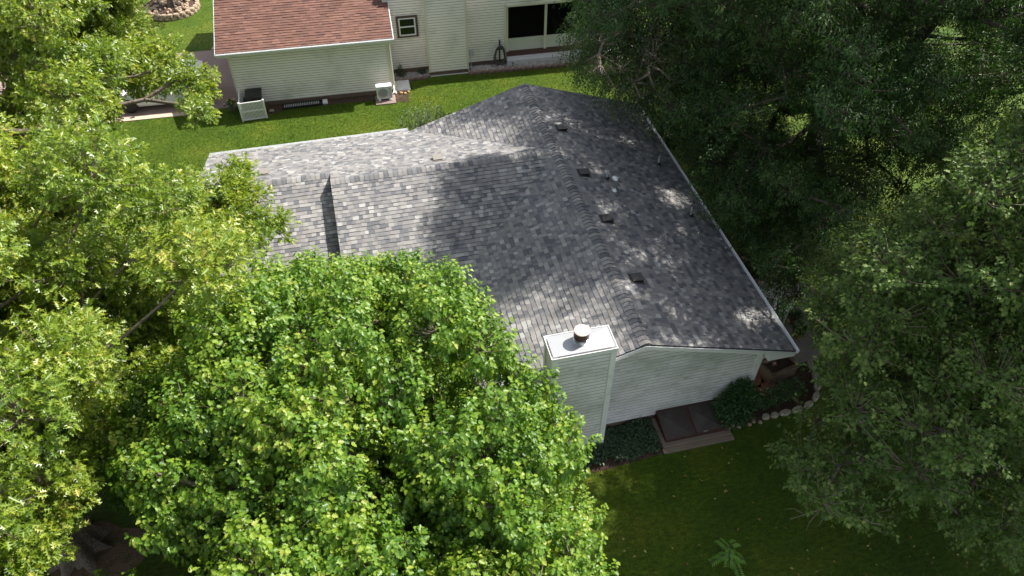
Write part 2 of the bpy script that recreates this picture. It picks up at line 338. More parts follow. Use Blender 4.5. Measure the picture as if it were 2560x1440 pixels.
def roofpart(pl,pts,course=.141,tabs=(.09,.19)):
    O,U,V,N=PL[pl]; O_,U_,V_=Vector(O),Vector(U),Vector(V)
    P=[Vector((x,y,zat(pl,x,y))) for x,y in pts]
    uv=[((p-O_).dot(U_),(p-O_).dot(V_)) for p in P]
    mb=MB()
    n=Vector(N); c=(P[1]-P[0]).cross(P[2]-P[0])
    if c.dot(n)<0: P=P[::-1]
    mb.prism([p for p in P],n,.05,0)
    lap(mb,O,U,V,N,uv,course,tabs,thick=.013,base=.004,jit=.008,rng=RNG,m=1,lipm=0)
    return mb.build('roof',[m_deck,m_shingle],house)
ov=.02
roofpart('R',[(0,0),(WD,0),(WD,-LEN),(0,-LEN)])
roofpart('L',[(0,0),(-4.3,0),(0,YW)])
roofpart('L',[(0,YW),(-4.5,YW-4.5),(-4.5,-LEN),(0,-LEN)])
roofpart('WB',[(XS,YW),(0,YW),(-4.5,YW+4.5),(XS,YW+4.5)])
roofpart('WB',[(XL,YW+DG),(XS,YW+DG),(XS,YW+4.5),(XL,YW+4.5)])
roofpart('WF',[(XS,YW),(0,YW),(-4.5,YW-4.5),(XS,YW-4.5)])
roofpart('GF',[(XL,YW+DG),(XS-.001,YW+DG),(XS-.001,-7.65),(XL,-7.65)])
def ridgecap(a,b,side,m=m_shingle,parent=None,half=.165,step=.150,slope=S_):
    """folded cap shingles laid from a to b; side = horizontal unit perpendicular"""
    a,b,side=Vector(a),Vector(b),Vector(side); d=(b-a); n=int(d.length/step); d.normalize(); mb=MB()
    for i in range(n):
        p=a+d*(i*step); q=a+d*(min((i+1)*step,(b-a).length)+.012)
        prof=[(-half,-half*slope+.006),(-half*.55,-half*.55*slope+.020),(-half*.18,-.012*1+.028),(half*.18,-.012+.028),(half*.55,-half*.55*slope+.020),(half,-half*slope+.006)]
        lift0,lift1=.017+RNG.uniform(0,.005),.003
        vs=[]
        for base,lf in ((p,lift0),(q,lift1)):
            for x,z in prof: vs.append(base+side*x+Vector((0,0,z+lf)))
        for x,z in prof: vs.append(p+side*x+Vector((0,0,z-.006)))
        k=len(prof); fs=[(j,j+1,k+j+1,k+j) for j in range(k-1)]+[(j,2*k+j,2*k+j+1,j+1) for j in range(k-1)]
        mb.add(vs,fs[:k-1]); o_=len(mb.v)-len(vs)
        for q_ in fs[k-1:]: mb.f.append(tuple(i_+o_ for i_ in q_)); mb.m.append(1)
    o=mb.build('ridge_cap',[m,m_deck],parent or house); return o
ridgecap((0,-LEN+.01,H),(0,0,H),(1,0,0))
ridgecap((XS,YW,H),(-.15,YW,H),(0,1,0))
ridgecap((XL,YW+DG,H-DG*S_),(XS,YW+DG,H-DG*S_),(0,1,0))
# walls (lapped siding)
def wall(name,x0,x1,y,poly,N,U,parent,m,course=.128,z_up=True,thick=.026):
    """poly in (u,z) on the plane through origin O"""
    mb=MB(); O=Vector((x0,y,0)); lap(mb,O,U,(0,0,-1),N,[(u,-z) for u,z in poly],course,None,thick=.016,base=.002,lapshade=.034,lapshadem=1); return mb.build(name,[m,m_lapshade if m is m_siding else m_lapshadec],parent)
WX=3.70; FY=-12.56
zr=lambda x:H-abs(x)*S_
# backing solids so that nothing is see-through
mb=MB()
mb.prism([(-WX,FY+.02,.2),(WX,FY+.02,.2),(WX,FY+.02,zr(WX)-.08),(0,FY+.02,H-.08),(-WX,FY+.02,zr(WX)-.08)],(0,-1,0),12.2,0)
mb.box(-11.1,-WX+.01,-7.3,-.15,.2,2.5)
mb.build('wall_core',m_siding,house)
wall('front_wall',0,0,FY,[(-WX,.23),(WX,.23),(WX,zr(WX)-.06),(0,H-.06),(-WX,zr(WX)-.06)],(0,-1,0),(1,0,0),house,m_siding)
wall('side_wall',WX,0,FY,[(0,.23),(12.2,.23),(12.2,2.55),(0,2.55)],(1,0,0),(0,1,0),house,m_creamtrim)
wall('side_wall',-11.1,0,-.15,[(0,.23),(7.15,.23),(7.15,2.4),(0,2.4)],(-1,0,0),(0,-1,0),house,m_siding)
mb=MB(); mb.box(-WX+.03,WX-.03,FY+.03,-.4,-.05,.235); mb.box(-11.05,-WX,-7.25,-.2,-.05,.235); mb.build('foundation',m_foundG,house)
# garage gable wall and the step wall between the two roof levels
mb=MB(); mb.prism([(-11.1,-7.3,2.3),(-11.1,-.15,2.3),(-11.1,-.15,zat('WB',0,-.15)-.07),(-11.1,YW+DG,H-DG*S_-.07),(-11.1,-7.3,zat('GF',0,-7.3)-.07)][::-1],(-1,0,0),.1); mb.build('gable_wall',m_siding,house)
mb=MB(); mb.prism([(XS+.03,YW+DG,zat('WB',0,YW+DG)-.02),(XS+.03,YW,H-.05),(XS+.03,-8.8,zat('WF',0,-8.8)-.05),(XS+.03,-8.8,zat('GF',0,-8.8)-.3),(XS+.03,YW+DG,zat('GF',0,YW+DG)-.3)],(-1,0,0),.06); mb.build('step_wall',m_trim,house)
# corner boards, rake boards, fascia, gutters, soffit
def part(name,m,fn,parent=None,**k):
    b=MB(); fn(b); return b.build(name,m,parent or house,**k)
part('corner_board',m_trim,lambda b:(b.box(WX-.13,WX+.032,FY-.036,FY+.001,.22,zr(WX)-.1),b.box(WX+.028,WX+.034,FY-.02,FY+.13,.22,zr(WX)-.1)))
def rake(b,y0,y1,x0,x1,dz,h):
    # board hanging below the roof edge along the slope, y0<y1
    z0,z1=zr(x0)-dz,zr(x1)-dz
    v=[(x0,y0,z0-h),(x1,y0,z1-h),(x1,y1,z1-h),(x0,y1,z0-h),(x0,y0,z0),(x1,y0,z1),(x1,y1,z1),(x0,y1,z0)]
    b.add(v,[(0,3,2,1),(4,5,6,7),(0,1,5,4),(1,2,6,5),(2,3,7,6),(3,0,4,7)])
for a,c in ((-4.5,0),(0,4.5)):
    part('rake_board',m_trim,lambda b:rake(b,-LEN-.005,-LEN+.03,a,c,.042,.15))
    part('rake_trim',m_whiteboard,lambda b:rake(b,-LEN-.022,-LEN-.006,a,c,.046,.05))
    part('soffit',m_trim,lambda b:rake(b,-LEN+.03,FY,a,c,.17,.012))
    if c>0: part('rake_board',m_trim,lambda b:rake(b,-.03,0.004,a,c,.052,.15))
part('fascia',m_trim,lambda b:b.box(WD-.03,WD-.002,-LEN+.0,-.03,2.19,2.36))
part('soffit',m_trim,lambda b:b.box(WX+.03,WD-.03,-LEN+.03,-.05,2.19,2.205))
# boxed eave return at the front corner
part('eave_return',m_trim,lambda b:b.add([(WX+.02,-LEN-.004,2.19),(WD,-LEN-.004,2.19),(WD,-LEN-.004,2.25),(WX+.02,-LEN-.004,2.50),(WX+.02,FY-.01,2.19),(WD,FY-.01,2.19),(WD,FY-.01,2.25),(WX+.02,FY-.01,2.50)],[(0,1,2,3),(4,7,6,5),(0,4,5,1),(1,5,6,2),(2,6,7,3),(3,7,4,0)]))
def gutter(b,p0,p1,out):
    p0,p1,o=Vector(p0),Vector(p1),Vector(out); pr=[(0,0),(.0,-.10),(.075,-.11),(.105,-.05),(.11,0),(.10,0),(.092,-.05),(.068,-.098),(.01,-.09),(.01,0)]
    vs=[p0+o*x+Vector((0,0,z)) for x,z in pr]+[p1+o*x+Vector((0,0,z)) for x,z in pr]; k=len(pr)
    b.add(vs,[(i,(i+1)%k,(i+1)%k+k,i+k) for i in range(k)]+[tuple(range(k-1,-1,-1)),tuple(range(k,2*k))])
part('gutter',m_gutter,lambda b:gutter(b,(WD,-LEN-.01,2.405),(WD,-8.55,2.405),(1,0,0)))
part('gutter',m_gutter,lambda b:gutter(b,(WD,-8.5,2.405),(WD,.02,2.405),(1,0,0)))
part('gutter',m_gutter,lambda b:gutter(b,(XL-.01,.20,2.405),(-4.35,.20,2.405),(0,1,0)))
part('fascia',m_trim,lambda b:b.box(XL,-4.4,.17,.198,2.19,2.36))
part('soffit',m_trim,lambda b:b.box(XL,-4.4,-.15,.17,2.19,2.205))
for pl,ya,yb in (('WB',YW+4.5,YW+DG),('GF',YW+DG,-7.65)):
    za,zb=zat(pl,0,ya)-.045,zat(pl,0,yb)-.045
    part('rake_board',m_trim,lambda b:b.add([(XL-.02,ya,za-.14),(XL-.02,yb,zb-.14),(XL+.01,yb,zb-.14),(XL+.01,ya,za-.14),(XL-.02,ya,za),(XL-.02,yb,zb),(XL+.01,yb,zb),(XL+.01,ya,za)],[(0,1,2,3),(4,7,6,5),(0,4,5,1),(1,5,6,2),(2,6,7,3),(3,7,4,0)]))
part('garage_door',m_whiteboard,lambda b:(b.box(-11.16,-11.12,-6.4,-1.6,.05,2.15),[b.box(-11.175,-11.16,-6.3+i*1.18,-5.3+i*1.18,.15+j*.5,.55+j*.5) for i in range(4) for j in range(4)]))
part('downspout',m_gutter,lambda b:(b.tube([(4.56,-12.78,2.31),(4.50,-12.72,2.12),(4.05,-12.55,2.0),(3.86,-12.44,1.85),(3.80,-12.4,.3),(4.0,-12.6,.12)],.035,6)))
# chimney chase
CH=(-2.515,-.915,-13.11,-12.40)
x0,x1,y0,y1=CH; ZC=4.27
mb=MB()
mb.box(x0+.02,x1-.02,y0+.02,y1-.02,0.05,ZC-.01)
lap(mb,(0,y0+.018,0),(1,0,0),(0,0,-1),(0,-1,0),[(x0+.02,-.1),(x1-.02,-.1),(x1-.02,-ZC+.08),(x0+.02,-ZC+.08)],.128,None,thick=.016,base=.002,lapshade=.036)
lap(mb,(x0+.018,0,0),(0,-1,0),(0,0,-1),(-1,0,0),[(-y0-.02,-.1),(-y1+.02,-.1),(-y1+.02,-ZC+.08),(-y0-.02,-ZC+.08)],.128,None,thick=.016,base=.002,lapshade=.036)
lap(mb,(x1-.018,0,0),(0,1,0),(0,0,-1),(1,0,0),[(y0+.02,-.1),(y1-.02,-.1),(y1-.02,-ZC+.08),(y0+.02,-ZC+.08)],.128,None,thick=.016,base=.002,lapshade=.036)
lap(mb,(0,y1-.018,0),(-1,0,0),(0,0,-1),(0,1,0),[(-x0-.02,-3.3),(-x1+.02,-3.3),(-x1+.02,-ZC+.08),(-x0-.02,-ZC+.08)],.128,None,thick=.016,base=.002,lapshade=.036)
chim=mb.build('chimney',[m_siding,m_lapshade],house)
def cboards(b):
    for cx,sx in ((x0,1),(x1,-1)):
        for cyy,sy in ((y0,1),(y1,-1)):
            zb=.08 if sy>0 else 3.0
            b.box(*sorted((cx-sx*.018,cx+sx*.13)),*sorted((cyy-sy*.018,cyy+sy*.018)),zb,ZC-.03)
            b.box(*sorted((cx-sx*.0185,cx+sx*.018)),*sorted((cyy+sy*.019,cyy+sy*.11)),zb,ZC-.03)
mb=MB(); cboards(mb); mb.build('corner_board',m_trim,chim)
mb=MB()
t=.034; zt=ZC-.03
mb.box(x0-t,x1+t,y0-t,y0-.019,zt-.06,zt+.045); mb.box(x0-t,x1+t,y1+.019,y1+t,zt-.06,zt+.045)
mb.box(x0-t,x0-.019,y0-.019,y1+.019,zt-.06,zt+.045); mb.box(x1+.019,x1+t,y0-.019,y1+.019,zt-.06,zt+.045)
mb.build('top_trim',m_whiteboard,chim)
mb=MB()
xa,xb,ya,yb=x0+.02,x1-.02,y0+.02,y1-.02; cxm,cym=-1.70,-12.72
v=[(xa,ya,ZC-.005),(xb,ya,ZC-.005),(xb,yb,ZC-.005),(xa,yb,ZC-.005),(xa,ya,ZC+.035),(xb,ya,ZC+.035),(xb,yb,ZC+.035),(xa,yb,ZC+.035),(cxm,cym,ZC+.055)]
mb.add(v,[(0,1,5,4),(1,2,6,5),(2,3,7,6),(3,0,4,7),(4,5,8),(5,6,8),(6,7,8),(7,4,8)])
mb.build('chase_cap',m_cap,chim)
fl=MB().lathe((cxm,cym,ZC+.03),[(.205,0),(.20,.03),(.185,.035),(.18,.10),(.165,.105),(.165,.16)],28).build('flue_collar',m_galv,chim,smooth=False)
MB().lathe((cxm,cym,ZC+.03),[(.15,.13),(.19,.15),(.192,.36),(.186,.365)],28).build('flue_body',m_rust,chim)
mb=MB().lathe((cxm,cym,ZC+.03),[(.196,.355),(.196,.375),(.18,.385),(.0001,.39)],28); mb.box(cxm-.008,cxm+.008,cym-.04,cym+.04,ZC+.418,ZC+.432); mb.build('flue_cap',m_flutop,chim)
# box vents on the roof: sheet-metal louvre, high end towards the ridge-side, dark mouth downslope
def boxvent(pl,x,y,m,w=.27,l=.30,h0=.025,h1=.105):
    O,U,V,N=[Vector(k) for k in PL[pl]]; c=Vector((x,y,zat(pl,x,y)))+N*.02; a,b=w/2,l/2
    P=lambda u,v,n:c+U*u+V*v+N*n
    mb=MB(); mb.obox(P(0,0,.003),(U,V,N),(a+.06,b+.06,.003),0)
    e=.014
    mb.add([P(-a-e,-b-e,h0),P(a+e,-b-e,h0),P(a+e,b+e,h1),P(-a-e,b+e,h1),P(-a-e,-b-e,h0+.014),P(a+e,-b-e,h0+.014),P(a+e,b+e,h1+.014),P(-a-e,b+e,h1+.014)],[(0,3,2,1),(4,5,6,7),(0,1,5,4),(1,2,6,5),(2,3,7,6),(3,0,4,7)],0)
    mb.add([P(-a,-b,.006),P(a,-b,.006),P(a,b,.006),P(-a,b,.006),P(-a,-b,h0-.001),P(a,-b,h0-.001),P(a,b,h1-.001),P(-a,b,h1-.001)],[(0,3,2,1),(0,1,5,4),(1,2,6,5),(2,3,7,6),(3,0,4,7)],1)
    return mb.build('roof_vent',[m,m_black],house)
for yy in (-2.85,-5.45,-7.8,-10.4):
    boxvent('R',.62,yy,m_ventgrey)
boxvent('WB',-3.78,-3.62,m_venttan); boxvent('WB',-9.36,-2.72,m_venttan)
def pipevent(x,y,hh,r=.028):
    z=zat('R',x,y); O,U,V,N=[Vector(k) for k in PL['R']]
    p=MB().tube([(x,y,z-.05),(x,y,z+hh)],r,12).build('vent_pipe',m_greypl,house)
    MB().lathe((x,y,z+.015),[(.085,-.03),(.075,.03),(.04,.075),(.03,.08)],16).build('rubber_boot',m_rubber,p)
    f=MB(); f.obox(Vector((x,y,z))+N*.019,(U,V,N),(.14,.16,.003)); f.build('flashing',m_galv,p)
pipevent(1.38,-5.60,.34); pipevent(3.76,-4.24,.34); pipevent(3.76,-7.11,.36)
x,y=1.46,-6.16; z=zat('R',x,y)
fp=MB().lathe((x,y,z),[(.075,-.05),(.075,.42)],20).build('flue_pipe',m_galv,house)
MB().lathe((x,y,z+.02),[(.15,-.06),(.145,.0),(.10,.06),(.085,.085),(.078,.09)],20).build('flashing_cone',m_galv,fp)
MB().lathe((x,y,z+.40),[(.09,0),(.13,.02),(.135,.07),(.11,.11),(.0001,.13)],20).build('rain_cap',m_galv,fp)

# ------------------------------------------------------------------ cellar bulkhead door
cd=thing('cellar_door','brown steel double cellar door in a concrete curb against the gable wall','cellar door',(0,0,0))
X0,X1,YF,YB=.84,2.66,-13.46,-12.58
mb=MB(); mb.box(X0-.12,X1+.12,YF-.14,YB,-.05,.11); mb.box(X0-.15,X1+.15,YF-.30,YF-.145,-.05,.06); mb.build('concrete_curb',m_foundG,cd,bevel=.01)
z0,z1=.19,.42
def dz(y): return z0+(z1-z0)*(y-YF)/(YB-YF)
mb=MB()
mb.add([(X0,YF,.1),(X1,YF,.1),(X1,YB,.1),(X0,YB,.1),(X0,YF,dz(YF)-.02),(X1,YF,dz(YF)-.02),(X1,YB,dz(YB)-.02),(X0,YB,dz(YB)-.02)],[(0,1,5,4),(1,2,6,5),(2,3,7,6),(3,0,4,7),(4,5,6,7)])
mb.build('frame',m_doorframe,cd)
for a,c in ((X0,(X0+X1)/2-.01),((X0+X1)/2+.01,X1)):
    mb=MB(); e=.05; i0=[(a,YF),(c,YF),(c,YB),(a,YB)]; i1=[(a+e,YF+e),(c-e,YF+e),(c-e,YB-e),(a+e,YB-e)]
    vs=[(x,y,dz(y)-.015) for x,y in i0]+[(x,y,dz(y)+.012) for x,y in i0]+[(x,y,dz(y)+.012) for x,y in i1]+[(x,y,dz(y)+.006) for x,y in i1]
    mb.add(vs,[(0,1,5,4),(1,2,6,5),(2,3,7,6),(3,0,4,7)]+[(4+k,4+(k+1)%4,8+(k+1)%4,8+k) for k in range(4)],1)
    m=((a+c)/2,(YF+YB)/2-.12)
    o=len(mb.v); vv=[(x,y,dz(y)+.007) for x,y in i1]; cen=(m[0],m[1],dz(m[1])+.055)
    mb.add(vv+[cen],[(0,1,4),(1,2,4),(2,3,4),(3,0,4)],0)
    dp=mb.build('door_panel',[m_door,m_doorframe],cd)
mb=MB(); mb.box(1.98,2.10,YF+.03,YF+.055,dz(YF)+.02,dz(YF)+.035); mb.build('handle',m_galv,dp)
# ------------------------------------------------------------------ trees
def fold_leaf(outline, fold=.22, curl=.15):
    """outline: (x along, y half width>=0) from base to tip; two halves folded along the midrib"""
    V=[];F=[]
    n=len(outline); mid=[(outline[0][0],0),(outline[-1][0],0)]
    def pt(x,y): return (x,y,abs(y)*fold-curl*x*x)
    V=[pt(*mid[0])]+[pt(x,y) for x,y in outline[1:-1]]+[pt(*mid[1])]+[pt(x,-y) for x,y in outline[1:-1]]
    k=len(outline)
    F=[tuple(range(k)),tuple([0]+list(range(k,2*k-2))+[k-1])[::-1]]
    return np.array(V),F
LEAF={}
LEAF['maple']=fold_leaf([(0,0),(-.06,.26),(.10,.24),(.16,.50),(.34,.30),(.52,.52),(.60,.20),(.78,.26),(1,0)],.25,.25)
LEAF['oak']=fold_leaf([(0,0),(.12,.12),(.16,.38),(.30,.12),(.42,.11),(.52,.54),(.62,.14),(.72,.12),(.84,.32),(.90,.08),(1.08,0)],.3,.25)
LEAF['silver']=fold_leaf([(0,0),(.05,.20),(.22,.42),(.36,.18),(.62,.42),(.66,.14),(1,0)],.25,.25)
LEAF['oval']=fold_leaf([(0,0),(.28,.27),(.62,.26),(1,0)],.3,.25)
LEAF['ash']=fold_leaf([(0,0),(.3,.17),(.65,.15),(1,0)],.25,.5)
LEAF['blade']=fold_leaf([(0,0),(.5,.05),(1,0)],.2,.35)
def unit(v): return v/np.maximum(np.linalg.norm(v,axis=-1,keepdims=True),1e-9)
def leaves_mesh(name, kind, pos, along, normal, size, tint, m, parent=None):
    """vectorised: one mesh of N folded leaves"""
    V,F=LEAF[kind]; N=len(pos); k=len(V)
    x=unit(along); z=unit(normal-(normal*x).sum(1,keepdims=True)*x); y=np.cross(z,x)
    P=pos[:,None,:]+size[:,None,None]*(V[None,:,0:1]*x[:,None]+V[None,:,1:2]*y[:,None]+V[None,:,2:3]*z[:,None])
    P=P.reshape(-1,3).astype(np.float32)
    lens=[len(f) for f in F]; loop=np.concatenate([np.array(f) for f in F]); nl=len(loop)
    L=(loop[None]+np.arange(N)[:,None]*k).ravel().astype(np.int32)
    st=np.cumsum([0]+lens[:-1]); ST=(st[None]+np.arange(N)[:,None]*nl).ravel().astype(np.int32)
    me=bpy.data.meshes.new(name); me.vertices.add(N*k); me.vertices.foreach_set('co',P.ravel())
    me.loops.add(len(L)); me.loops.foreach_set('vertex_index',L)
    me.polygons.add(len(ST)); me.polygons.foreach_set('loop_start',ST); me.polygons.foreach_set('loop_total',np.tile(lens,N).astype(np.int32))
    me.update(calc_edges=True)
    a=me.attributes.new('tint','FLOAT','POINT'); a.data.foreach_set('value',np.repeat(tint,k).astype(np.float32))
    me.materials.append(m); o=bpy.data.objects.new(name,me); COL.objects.link(o)
    if parent is not None: o.parent=parent
    return o
def tubes_mesh(name, A, B, r0, r1, m, parent=None, sag=None, sides=4, seg=2):
    """many thin tapered tubes A->B as one mesh"""
    N=len(A); t=np.linspace(0,1,seg+1)
    if sag is None: sag=np.zeros_like(A)
    D=unit(B-A); ref=np.where(np.abs(D[:,2:3])<.9,np.array([[0,0,1.]]),np.array([[1.,0,0]])); a=unit(np.cross(D,ref)); b=np.cross(D,a)
    rings=[]
    for k in range(seg+1):
        c=A+(B-A)*t[k]+sag*(4*t[k]*(1-t[k])); r=(r0+(r1-r0)*t[k])[:,None]
        for j in range(sides):
            th=2*math.pi*j/sides; rings.append(c+(a*math.cos(th)+b*math.sin(th))*r)
    P=np.stack(rings,1).reshape(-1,3); K=(seg+1)*sides
    q=[]
    for k in range(seg):
        for j in range(sides): q+= [k*sides+j,k*sides+(j+1)%sides,(k+1)*sides+(j+1)%sides,(k+1)*sides+j]
    q=np.array(q); L=(q[None]+np.arange(N)[:,None]*K).ravel().astype(np.int32); nf=seg*sides*N
    me=bpy.data.meshes.new(name); me.vertices.add(len(P)); me.vertices.foreach_set('co',P.ravel().astype(np.float32))
    me.loops.add(len(L)); me.loops.foreach_set('vertex_index',L); me.polygons.add(nf)
    me.polygons.foreach_set('loop_start',np.arange(nf,dtype=np.int32)*4); me.polygons.foreach_set('loop_total',np.full(nf,4,np.int32))
    me.polygons.foreach_set('use_smooth',np.ones(nf,bool)); me.update(calc_edges=True); me.materials.append(m)
    o=bpy.data.objects.new(name,me); COL.objects.link(o)
    if parent is not None: o.parent=parent
    return o
def skeleton(root_pts, clumps, rg, rtip=.03, power=2.3, rmax=.4, wob=.25):
    """connect clump centres to the trunk: each to the nearest node already nearer the root; pipe-model radii"""
    nodes=[np.array(p,float) for p in root_pts]; par=[-1]+list(range(len(root_pts)-1)); depth=[0.]
    for i in range(1,len(nodes)): depth.append(depth[-1]+np.linalg.norm(nodes[i]-nodes[i-1]))
    top=nodes[-1]; first=len(nodes)
    order=sorted(range(len(clumps)),key=lambda i:np.linalg.norm(clumps[i,:3]-top))
    idx={}
    for i in order:
        c=clumps[i,:3]; P=np.array(nodes); dep=np.array(depth)
        dist=np.linalg.norm(P-c,axis=1); cost=dist+.55*dep+.8*np.maximum(0,P[:,2]-c[2])
        cost[:max(0,first-4)]+=50
        j=int(cost.argmin()); p=nodes[j]; d=np.linalg.norm(c-p)
        n=max(1,int(d/.9)); prev=j
        for k in range(1,n+1):
            t=k/n; q=p+(c-p)*t
            if k<n: q=q+rg.normal(size=3)*wob*.4*min(d,2)/2*np.array([1,1,.6])
            q=q+np.array([0,0,-1])*(.10*d*4*t*(1-t))*.3
            nodes.append(q); par.append(prev); depth.append(depth[prev]+np.linalg.norm(q-nodes[prev])); prev=len(nodes)-1
        idx[i]=prev
    cnt=np.zeros(len(nodes))
    for i in idx.values(): cnt[i]+=1
    for i in range(len(nodes)-1,0,-1): cnt[par[i]]+=cnt[i]
    rr=np.minimum(rtip*np.maximum(cnt,.6)**(1/power),rmax)
    return np.array(nodes),par,rr,idx
def make_tree(name,label,base,trunk_pts,clumps,leaf,lmat,bark,seed,size=.12,tips=46,per=12,shoot=.5,up=.5,droop=.35,tipyellow=.35,hang=0,
              trunk_r=.3,flare=None,tw=.8,group=None,rtip=.03,rmax=.3,spread=.11,tintmu=.42,cat='tree',twbark=None,inner=.25,limbs=(),limbr=.13,zs=.82):
    rg=np.random.default_rng(seed); cl=np.array(clumps,float)
    root=thing(name,label,cat,base,0,group); ob=np.array(base,float)
    cl=cl.copy(); cl[:,:3]-=ob
    tp=[np.array(p,float) for p in trunk_pts]
    nodes,par,rr,idx=skeleton(tp,cl,rg,rtip=rtip,rmax=rmax)
    # trunk
    b=MB(); nt_=len(tp); rs=[trunk_r*(1-.55*i/(nt_-1)) for i in range(nt_)]
    sides=18; vs=[];fs=[]
    rings=[]
    for i in range(nt_-1):
        for s in range(4): 
            t=s/4; rings.append((tp[i]*(1-t)+tp[i+1]*t, rs[i]*(1-t)+rs[i+1]*t))
    rings.append((tp[-1],rs[-1]))
    ph=rg.uniform(0,6)
    for c,r in rings:
        for k in range(sides*2):
            th=math.pi*k/sides; fl=1+.05*math.sin(5*th+c[2])+.04*math.sin(9*th+ph)
            if flare:
                e=math.exp(-max(c[2],0)/flare[1]); fl+=e*flare[0]*(.25+.95*max(0,math.cos(8*th+ph+.6*math.sin(3*th)))**.6)+.10*e*math.sin(17*th)
            vs.append((c[0]+math.cos(th)*r*fl,c[1]+math.sin(th)*r*fl,c[2]))
    n2=sides*2
    for i in range(len(rings)-1):
        for k in range(n2): fs.append((i*n2+k,i*n2+(k+1)%n2,(i+1)*n2+(k+1)%n2,(i+1)*n2+k))
    b.add(vs,fs); b.build('trunk',bark,root,smooth=True)
    n0=nt_
    I=np.arange(n0,len(nodes)); pr=np.array([par[i] for i in I])
    ra=np.minimum(rr[pr],rr[I]*1.35+.01)
    tubes_mesh('branches',nodes[pr],nodes[I]+(nodes[I]-nodes[pr])*.03,ra,rr[I],bark,root,sides=7,seg=1)
    for L_ in limbs:
        P_=[Vector(p)-Vector(base) for p in L_]; Q=[]
        for i in range(len(P_)-1):
            for s in range(5):
                t=s/5; Q.append(P_[i].lerp(P_[i+1],t)+Vector((rg.normal()*.03,rg.normal()*.03,rg.normal()*.03+.10*math.sin(t*3.14)*(1 if i else 0))))
        Q.append(P_[-1]); lb=MB(); nq=len(Q); lb.tube(Q,[limbr*(1.25-.95*i/(nq-1)) for i in range(nq)],9)
        lb.build('limb',bark,root,smooth=True)
    # shoots
    T=[];Cn=[];Dn=[];CT=[]
    for i,(x,y,z,r) in enumerate(cl):
        n=int(tips*r*r*rg.uniform(.85,1.15))
        v=unit(rg.normal(size=(n,3))); v[:,2]=np.abs(v[:,2])*np.where(rg.random(n)<.78,1,-1); 
        rad_=r*np.where(rg.random(n)<inner,rg.uniform(.35,.8,n),rg.uniform(.8,1.12,n))
        p=np.array([x,y,z])+v*rad_[:,None]*np.array([1,1,zs])
        CT.append(np.full(n,rg.normal()*.085));T.append(p);Cn.append(np.repeat([[x,y,z-.25*r]],n,0));Dn.append(v)
    T=np.concatenate(T);Cn=np.concatenate(Cn);Dn=np.concatenate(Dn)
    NT=len(T)
    ax=unit(Dn*.8+np.array([0,0,up])+rg.normal(size=(NT,3))*.22)
    if hang: ax=unit(Dn*.35+np.array([0,0,-hang])+rg.normal(size=(NT,3))*.12)
    k=rg.random(NT)<tw
    A=Cn[k]; Bp=T[k]
    if hang: tubes_mesh('twigs',Cn[k]+(T[k]-Cn[k])*.2,T[k],np.full(k.sum(),.010),np.full(k.sum(),.006),twbark or bark,root,sides=3)
    else: tubes_mesh('twigs',Cn[k]+(T[k]-Cn[k])*.15,T[k],np.full(k.sum(),.014),np.full(k.sum(),.005),twbark or bark,root,sag=-np.array([[0,0,.05]])*np.ones((k.sum(),1)),sides=3)
    # leaves along each shoot; t=0 base .. 1 tip
    L=shoot*rg.uniform(.65,1.25,NT)
    t=(np.arange(per)[None]+rg.random((NT,per)))/per; t=t**.8
    O=T[:,None]-ax[:,None]*(L[:,None,None]*(.75-t[...,None]))
    if hang: O=T[:,None]+ax[:,None]*(L[:,None,None]*t[...,None])
    e1=unit(np.cross(ax,rg.normal(size=(NT,3)))); e2=np.cross(ax,e1)
    ang=np.arange(per)[None]*2.4+rg.random((NT,1))*6.28+rg.normal(size=(NT,per))*.35
    rdir=e1[:,None]*np.cos(ang)[...,None]+e2[:,None]*np.sin(ang)[...,None]
    open_=(1-t*.65)[...,None]
    along=rdir*open_+ax[:,None]*(.25+.8*t[...,None])+np.array([0,0,-droop])+rg.normal(size=(NT,per,3))*.18
    pet=spread*(1.1-t*.7)
    pos=O+unit(rdir*open_+ax[:,None]*.4)*pet[...,None]
    nrm=ax[:,None]*.9+rdir*-.15+np.array([0,0,.65])+rg.normal(size=(NT,per,3))*.38
    if hang:
        along=rdir*.6+np.array([0,0,-.8])+rg.normal(size=(NT,per,3))*.2; nrm=rdir*.8+np.array([0,0,.7])+rg.normal(size=(NT,per,3))*.4
    sz=size*rg.uniform(.55,1.25,(NT,per))*(1.12-.35*t)
    shoot_t=rg.normal(size=(NT,1))*.10+np.concatenate(CT)[:,None]
    tint=np.clip(tintmu+shoot_t+rg.normal(size=(NT,per))*.13+np.where(t>.86,tipyellow*rg.random((NT,per)),0),0,1)
    f3=lambda q:q.reshape(-1,3)
    keep=(f3(pos)[:,2]+ob[2])>.05
    leaves_mesh('crown',leaf,f3(pos)[keep],f3(along)[keep],f3(nrm)[keep],sz.ravel()[keep],tint.ravel()[keep],lmat,root)
    return root
# ------------------------------------------------------------------ neighbour house (own axes)
nb=thing('red_roof_house','cream sided house with a red shingle garage roof behind the lawn','house',tuple(GO),GROT)
def npart(name,m,fn,parent=None,**k): return part(name,m,fn,parent or nb,**k)
EZ=2.80; EY=-.36; SG=.345
